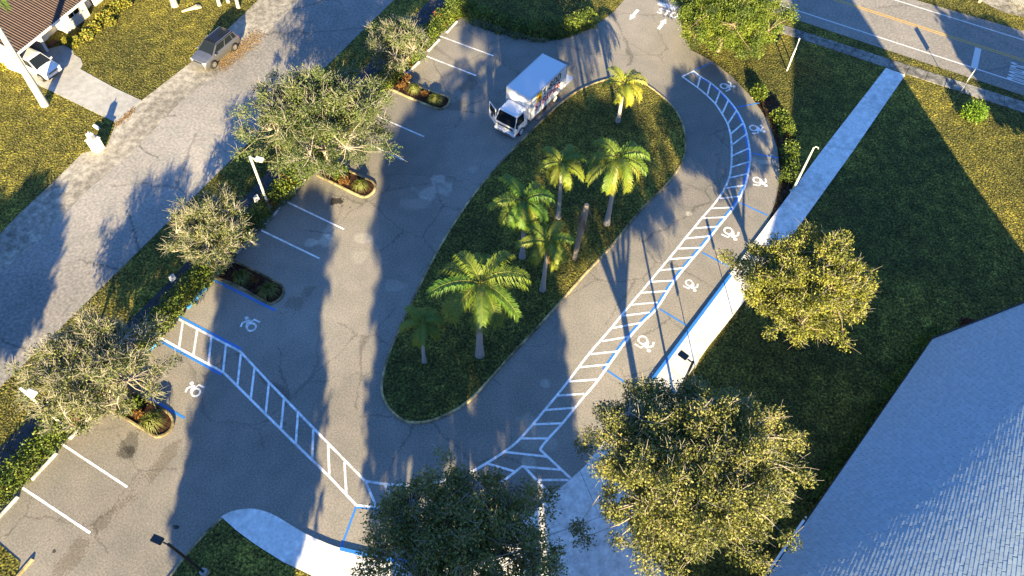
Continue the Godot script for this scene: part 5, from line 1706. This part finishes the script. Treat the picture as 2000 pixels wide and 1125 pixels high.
func furniture() -> void:
	for q in [[893, 41, 872, 64, "white wheel stop nearest the corner of the two hedges"], [858.7, 76, 836, 100, "white wheel stop in the second bay from the hedge corner"], [818.7, 120.6, 795, 143, "white wheel stop under the small thin leaved tree"], [756, 187, 729, 212, "white wheel stop between the bed with orange shrubs and the broad oak"], [596, 351, 566, 382, "white wheel stop half hidden under the broad oak"], [546.7, 405, 517.3, 438.7, "white wheel stop in the shaded bay beyond the broad oak"], [493, 463, 464, 492, "white wheel stop beside the small sparse tree"], [181, 809, 137, 856, "white wheel stop under the dry sparse tree by the sunlit bed"], [109, 886, 62.7, 935.7, "white wheel stop in the sunlit bay between two long stall lines"], [32, 973, -14, 1023, "white wheel stop beyond the last sunlit stall line"]]:
		wheel_stop(q, M.stop_white, q[4])
	for q in [[366.7, 601.8, 402, 562.7, "sunlit blue wheel stop above the hatched walkway"], [274, 702, 297, 679, "scuffed blue wheel stop under the dry sparse tree"]]:
		wheel_stop(q, M.stop_blue, q[4])
	wheel_stop([52, 1105, 22, 1140], M.kerb, "bare concrete kerb block at the grass corner")
	var f1 := gp(488, 305, 5.5)
	lamp("white lamp post standing between the hedge and the broad oak", Vector3(f1.x, 0, f1.z), 5.5, Vector2(1, 0.25), M.lamp_white, M.lamp_white)
	var f2 := gp(40, 758, 5.5)
	lamp("white lamp post leaning out of the dry sparse tree", Vector3(f2.x, 0, f2.z), 5.5, Vector2(1, 0.35), M.lamp_white, M.lamp_white)
	var f3 := gp(330, 1064, 5.5)
	lamp("dark lamp post by the curved walk with a flat square head", Vector3(f3.x, 0.1, f3.z), 5.5, Vector2(-1, -0.35), M.lamp_dark, M.lamp_dark)
	var f4 := gp(1354, 706, 5.2)
	lamp("black lamp post beside the church walk and the large oak", Vector3(f4.x, 0, f4.z), 5.2, Vector2(-0.75, -0.65), M.lamp_dark, M.lamp_dark)
	# accessible bay signs
	for q in [[335.5, 541.8, "small white sign plate on a thin post above the long hedge"], [499.6, 386.4, "small white sign plate beside the white lamp post"], [232, 656, "small white sign plate half hidden by the dry sparse tree"]]:
		var p := gp(q[0], q[1], 1.75)
		post_sign("bay_sign", q[2], Vector3(p.x, 0, p.z), 2.0, Vector2(0.7, 0.5), 0.42, 0.55, M.white_metal, "bay signs behind the hedge")
	for q in [[1430, 617, "thin white edged bay sign on the church walk below the rounded tree"], [1357, 720, "thin white edged bay sign beside the black lamp post"]]:
		var p := gp(q[0], q[1])
		post_sign("bay_sign", q[2], Vector3(p.x, 0.14, p.z), 2.45, Vector2(-0.88, -0.48), 0.34, 0.85, M.white_metal, "bay signs along the church walk")
	# board on two legs
	var b0 := gp(1537, 138)
	var b1 := gp(1544, 119)
	var t := thing("notice_board", "white notice board on two legs seen edge on by the main road", "sign", "", b0)
	var d := (b1 - b0).normalized()
	var sd := Vector3(-d.z, 0, d.x)
	for k in [0.0, 1.0]:
		var pm := MB.new()
		pm.box(Transform3D(Basis(d, Vector3.UP, sd), (b1 - b0) * k + Vector3(0, 1.15, 0)), Vector3(0.09, 2.4, 0.09), Color.WHITE, 0.01)
		part("leg", pm, M.white_metal, t)
	var bm := MB.new()
	bm.box(Transform3D(Basis(d, Vector3.UP, sd), (b1 - b0) * 0.5 + Vector3(0, 1.65, 0)), Vector3(b0.distance_to(b1) - 0.10, 1.15, 0.07), Color.WHITE, 0.01)
	part("board", bm, M.white_metal, t)
	var s2 := gp(1868, 192)
	post_sign("road_sign", "white road sign seen edge on beside the pavement", s2, 2.9, Vector2(-0.77, -0.63), 0.62, 0.95, M.white_metal, "")
	# pale pole with a bracket at the church walk
	var p0 := gp(1547, 374)
	var pt := thing("pale_pole", "pale green pole with a small hook beside the church walk", "pole", "", p0)
	var pm2 := MB.new()
	pm2.tube([Vector3(0, -0.05, 0), Vector3(0, 2.4, 0), Vector3(0, 4.6, 0)], [0.085, 0.075, 0.06], 12)
	part("shaft", pm2, M.pale_green, pt)
	var hk := MB.new()
	hk.tube([Vector3(0, 4.55, 0), Vector3(0.12, 4.72, 0), Vector3(0.30, 4.66, 0.05), Vector3(0.32, 4.55, 0.05)], [0.04, 0.035, 0.035, 0.03], 8)
	part("hook", hk, M.pale_green, pt)
	var bp := MB.new()
	bp.box(Transform3D(Basis.IDENTITY, Vector3(0, 0.03, 0)), Vector3(0.34, 0.05, 0.34), Color.WHITE, 0.01)
	part("base_plate", bp, M.pale_green, pt)

func yard_things() -> void:
	# rendered mailbox pillar at the driveway
	var b := g2(192, 291)
	var u := (g2(277, 196) - g2(160, 300)).normalized()
	var t := thing("mailbox", "white rendered mailbox pillar at the edge of the side street", "mailbox", "", v3(b, 0))
	var v := Vector2(-u.y, u.x)
	var B := Basis(v3(u, 0), Vector3.UP, v3(v, 0))
	var m := MB.new()
	m.box(Transform3D(B, Vector3(0, 0.48, 0)), Vector3(0.72, 1.06, 0.72), Color.WHITE, 0.02)
	part("pillar", m, M.stucco, t)
	m = MB.new()
	m.box(Transform3D(B, Vector3(0, 1.03, 0)), Vector3(0.82, 0.08, 0.82), Color.WHITE, 0.02)
	part("cap", m, M.stucco, t)
	m = MB.new()
	m.box(Transform3D(B, Vector3(0, 1.34, 0)), Vector3(0.40, 0.54, 0.46), Color.WHITE, 0.05)
	var bx := part("letter_box", m, M.white_metal, t)
	m = MB.new()
	m.box(Transform3D(B, v3(v * 0.235, 1.34)), Vector3(0.30, 0.40, 0.02), Color.WHITE, 0.008)
	part("flap", m, M.galvanised, bx)
	m = MB.new()
	m.tube([Vector3(0, 1.60, 0), Vector3(0, 1.80, 0)], [0.06, 0.03], 8)
	part("finial", m, M.stucco, t)
	# newspaper tube lying in the grass
	var n := g2(188, 248, 0.1)
	var nt := thing("lawn_marker", "small white lawn marker lying in the grass by the mailbox", "marker", "", v3(n, 0))
	m = MB.new()
	m.box(Transform3D(Basis(Vector3.UP, -0.6), Vector3(0, 0.10, 0)), Vector3(0.62, 0.20, 0.24), Color.WHITE, 0.04)
	part("casing", m, M.white_metal, nt)
	m = MB.new()
	m.tube([Vector3(0.15, -0.02, 0), Vector3(0.15, 0.1, 0)], [0.03, 0.03], 6)
	part("stake", m, M.galvanised, nt)
	# trunks of yard palms whose crowns are above the frame
	var k := 0
	for q in [[342, 11, 0.30, 8.5, "thick pale palm trunk on the front lawn with a mossy foot"], [429, 10, 0.17, 7.5, "slim white trunk on the front lawn before the parked suv"], [446, 4, 0.15, 7.0, "slim white trunk next to the other slim white trunk"], [466, 15, 0.16, 5.5, "short pale palm trunk in the shade behind the suv"]]:
		rng.seed = 600 + k
		var p := gp(q[0], q[1])
		var pt := thing("yard_palm", q[4], "palm tree", "palm trunks on the front lawn", p)
		var tm := MB.new()
		tm.tube([Vector3(0, -0.05, 0), Vector3(0, 0.3, 0), Vector3(0.1, q[3] * 0.5, -0.1), Vector3(0.2, q[3], -0.3)], [q[2] * 1.25, q[2], q[2] * 0.85, q[2] * 0.7], 10, Color(0.40, 0.37, 0.31))
		part("trunk", tm, bark_mat, pt)
		for j in 11:
			var fm := part_mesh("frond", frond_mesh(2.3, lerpf(1.1, -0.3, j / 11.0), 1.7, 0.6, Color(0.035, 0.085, 0.01), Color(0.14, 0.20, 0.02)), leaf_mat, pt)
			fm.position = Vector3(0.2, q[3], -0.3)
			fm.rotation.y = j * 2.399
		k += 1
	# fallen palm boot and litter
	var fb := gp(372, 17, 0.08)
	var ft := thing("fallen_frond", "fallen dry palm boot lying on the front lawn", "palm frond", "", Vector3(fb.x, 0, fb.z), 0.5)
	m = MB.new()
	m.loft([[Vector3(-0.8, 0.0, -0.10), Vector3(-0.8, 0.07, -0.08), Vector3(-0.8, 0.07, 0.08), Vector3(-0.8, 0.0, 0.10)], [Vector3(0.1, 0.03, -0.16), Vector3(0.1, 0.16, -0.12), Vector3(0.1, 0.16, 0.12), Vector3(0.1, 0.03, 0.16)], [Vector3(0.6, 0.02, -0.24), Vector3(0.6, 0.22, -0.2), Vector3(0.6, 0.22, 0.2), Vector3(0.6, 0.02, 0.24)], [Vector3(0.95, 0.0, -0.18), Vector3(0.95, 0.08, -0.16), Vector3(0.95, 0.08, 0.16), Vector3(0.95, 0.0, 0.18)]], Color(0.55, 0.44, 0.30))
	part("boot", m, M.vert, ft)
	# dry leaves swept along the shoulder beside the suv
	rng.seed = 640
	var lm := MB.new()
	for j in 2600:
		var s := rng.randf()
		var c := Vector2(lerpf(430, 506, s), lerpf(132, 66, s)) + Vector2(rng.randfn() * 9, rng.randfn() * 6)
		if rng.randf() < 0.18: c = Vector2(rng.randf_range(225, 262), 0); 
		if c.y == 0.0: c.y = 245 - (c.x - 225) * 0.85 + rng.randfn() * 4
		var p := gp(c.x, c.y)
		var a := rdir(); a.y *= 0.3
		var sd := a.cross(Vector3.UP).normalized()
		var z := rng.randf_range(0.06, 0.15)
		lm.leaf(p + Vector3(0, rng.randf_range(0.012, 0.05), 0), a * z, sd * z * 0.4, pick([Color(0.20, 0.12, 0.05), Color(0.32, 0.20, 0.08), Color(0.42, 0.29, 0.14)], rng.randf()))
	var lo := part("leaf_litter", lm, leaf_mat, self)
	lo.set_meta("kind", "stuff")
	tag(lo, "dry brown leaves swept along the road shoulder", "leaves")
	# utility pole and fence beyond the main road
	var up := gp(1912, 4)
	var ut := thing("utility_pole", "wooden utility pole beyond the main road", "pole", "", up)
	m = MB.new()
	m.tube([Vector3(0, -0.05, 0), Vector3(0, 9.0, 0)], [0.16, 0.11], 12)
	part("pole", m, M.wood, ut)
	m = MB.new()
	m.box(Transform3D(Basis(Vector3.UP, 0.3), Vector3(0, 8.4, 0)), Vector3(2.2, 0.12, 0.12), Color.WHITE, 0.01)
	part("crossarm", m, M.wood, ut)
	var fa := g2(1975, 2)
	var fd := (g2(2000, 14) - fa).normalized()
	var fe := thing("picket_fence", "grey picket fence beyond the main road", "fence", "", v3(fa, 0))
	for j in 60:
		m = MB.new()
		m.box(Transform3D(Basis(v3(fd, 0), Vector3.UP, Vector3(-fd.y, 0, fd.x)), v3(fd * 0.17 * j, 0.75)), Vector3(0.13, 1.6, 0.03), Color.WHITE, 0.006)
		part("picket", m, M.galvanised, fe)
	m = MB.new()
	for y in [0.4, 1.2]: m.box(Transform3D(Basis(v3(fd, 0), Vector3.UP, Vector3(-fd.y, 0, fd.x)), v3(fd * 5.0 + Vector2(-fd.y, fd.x) * 0.05, y)), Vector3(10.2, 0.08, 0.05))
	part("rail", m, M.galvanised, fe)

# place given along the sun: q metres across the light, d metres down-light of the camera
func lit(q: float, d: float) -> Vector3:
	return Vector3(q * 0.9959 - d * 0.0906, 0, -q * 0.0906 - d * 0.9959)

func off_frame() -> void:
	var D := [Color(0.03, 0.04, 0.012), Color(0.07, 0.085, 0.024), Color(0.12, 0.125, 0.04)]
	var dk := Color(0.2, 0.16, 0.12)
	tree("tall_tree", "tall dense tree standing south of the lot beside the curved walk", "tall trees south of the lot", lit(-13.3, -7.0), Vector3(0, 8.4, 0), Vector3(3.5, 5.6, 3.2), 520, 80, 0.42, D, 401, 1, 0.75, dk, 0.3, 0.8)
	tree("tall_tree", "tall tree south of the lot facing the rounded end of the island", "tall trees south of the lot", lit(-4.3, -7.5), Vector3(0, 9.4, 0), Vector3(2.3, 6.2, 3.0), 360, 80, 0.42, D, 402, 1, 0.75, dk, 0.3, 0.6)
	tree("tall_tree", "tall tree south of the lot behind the dark shaded oak", "tall trees south of the lot", lit(2.6, -8.0), Vector3(0, 10.0, 0), Vector3(3.1, 5.6, 3.0), 380, 80, 0.42, D, 403, 1, 0.75, dk, 0.3, 0.4)
	tree("tall_tree", "high crowned tree south of the lot between two broader trees", "tall trees south of the lot", lit(-1.2, -14.0), Vector3(0, 15.0, 0), Vector3(4.9, 3.2, 3.2), 520, 80, 0.45, D, 406, 1, 0.75, dk, 0.30, 0.6)
	tree("tall_tree", "broad tree farther south of the curved walk", "tall trees south of the lot", lit(-13.6, -17.0), Vector3(0, 8.6, 0), Vector3(3.0, 3.4, 2.6), 300, 80, 0.45, D, 408, 1, 0.8, dk, 0.3, 0.8)
	tree("pine_tree", "very tall pine south of the lot with a high small crown", "tall trees south of the lot", lit(4.6, -9.0), Vector3(0, 20.9, 0), Vector3(4.3, 2.0, 3.0), 420, 80, 0.42, D, 404, 1, 0.7, dk, 0.28, 0.7)
	tree("tall_tree", "tall tree standing over the side street near the dry sparse tree", "tall trees south of the lot", lit(-31.8, 8.0), Vector3(0, 6.6, 0), Vector3(3.3, 2.6, 3.2), 300, 80, 0.40, D, 405, 1, 0.7, dk, 0.25, 0.4)
	tree("tall_tree", "tall tree east of the church by the main road", "tall trees south of the lot", lit(47.3, 30.0), Vector3(0, 5.2, 0), Vector3(4.0, 3.0, 3.0), 320, 80, 0.42, D, 407, 1, 0.8, dk, 0.3, 0.3)
	# low flat wing of the church, south of the entrance paving
	var t := thing("church_wing", "low flat roofed wing of the church south of the entrance", "building", "", lit(11.0, -11.5), 0.091)
	var m := MB.new()
	m.box(Transform3D(Basis.IDENTITY, Vector3(0, 3.4, 0)), Vector3(14.0, 6.9, 10.0))
	part("wall", m, M.stucco, t)
	m = MB.new()
	m.box(Transform3D(Basis.IDENTITY, Vector3(0, 7.0, 0)), Vector3(15.0, 0.35, 11.0), Color.WHITE, 0.05)
	part("roof", m, M.shingle_deck, t)

func grass_tufts() -> void:
	rng.seed = 900
	var tm := MB.new()
	for k in 7:
		var a := TAU * k / 7.0 + rng.randf()
		var o := Vector3(cos(a), 0, sin(a))
		var s := Vector3(-o.z, 0, o.x) * 0.014
		var b := o * 0.03
		tm.tri_to(b - s, b + s, b + o * rng.randf_range(0.03, 0.08) + Vector3(0, rng.randf_range(0.05, 0.10), 0), Vector3.UP)
	var mm := MultiMesh.new()
	mm.transform_format = MultiMesh.TRANSFORM_3D
	mm.use_colors = true
	mm.mesh = tm.mesh()
	var pts := []
	var isl: PackedVector2Array = poly([1187, 170, 1120, 195, 1003, 305, 915, 408, 848, 518, 777, 664, 757, 750, 775, 805, 830, 815, 900, 785, 1080, 598, 1190, 478, 1320, 330, 1330, 260, 1280, 190])
	var tries := 0
	while pts.size() < 52000 and tries < 170000:
		tries += 1
		var px := rng.randf_range(-60, 2060)
		var py := rng.randf_range(-40, 1160)
		var p := g2(px, py)
		var y := 0.0
		var bad := false
		if Geometry2D.is_point_in_polygon(p, isl): y = 0.11
		else:
			for h in hard:
				if Geometry2D.is_point_in_polygon(p, h):
					bad = true
					break
		if not bad: pts.append(v3(p, y))
	mm.instance_count = pts.size()
	for k in pts.size():
		var sc := rng.randf_range(0.6, 1.5)
		mm.set_instance_transform(k, Transform3D(Basis(Vector3.UP, rng.randf() * TAU).scaled(Vector3(sc, sc * rng.randf_range(0.6, 1.2), sc)), pts[k]))
		var dry := clampf(rng.randf() * 0.9 - 0.1 + (0.2 if pts[k].x < -20.0 else 0.0), 0.0, 1.0)
		mm.set_instance_color(k, Color(0.065, 0.085, 0.02).lerp(Color(0.24, 0.19, 0.07), dry))
	var o := MultiMeshInstance3D.new()
	o.name = "grass_tufts"
	o.multimesh = mm
	o.material_override = leaf_mat
	add_child(o)
	o.set_meta("kind", "stuff")
	tag(o, "short tufted grass of the lawns and the island", "grass")
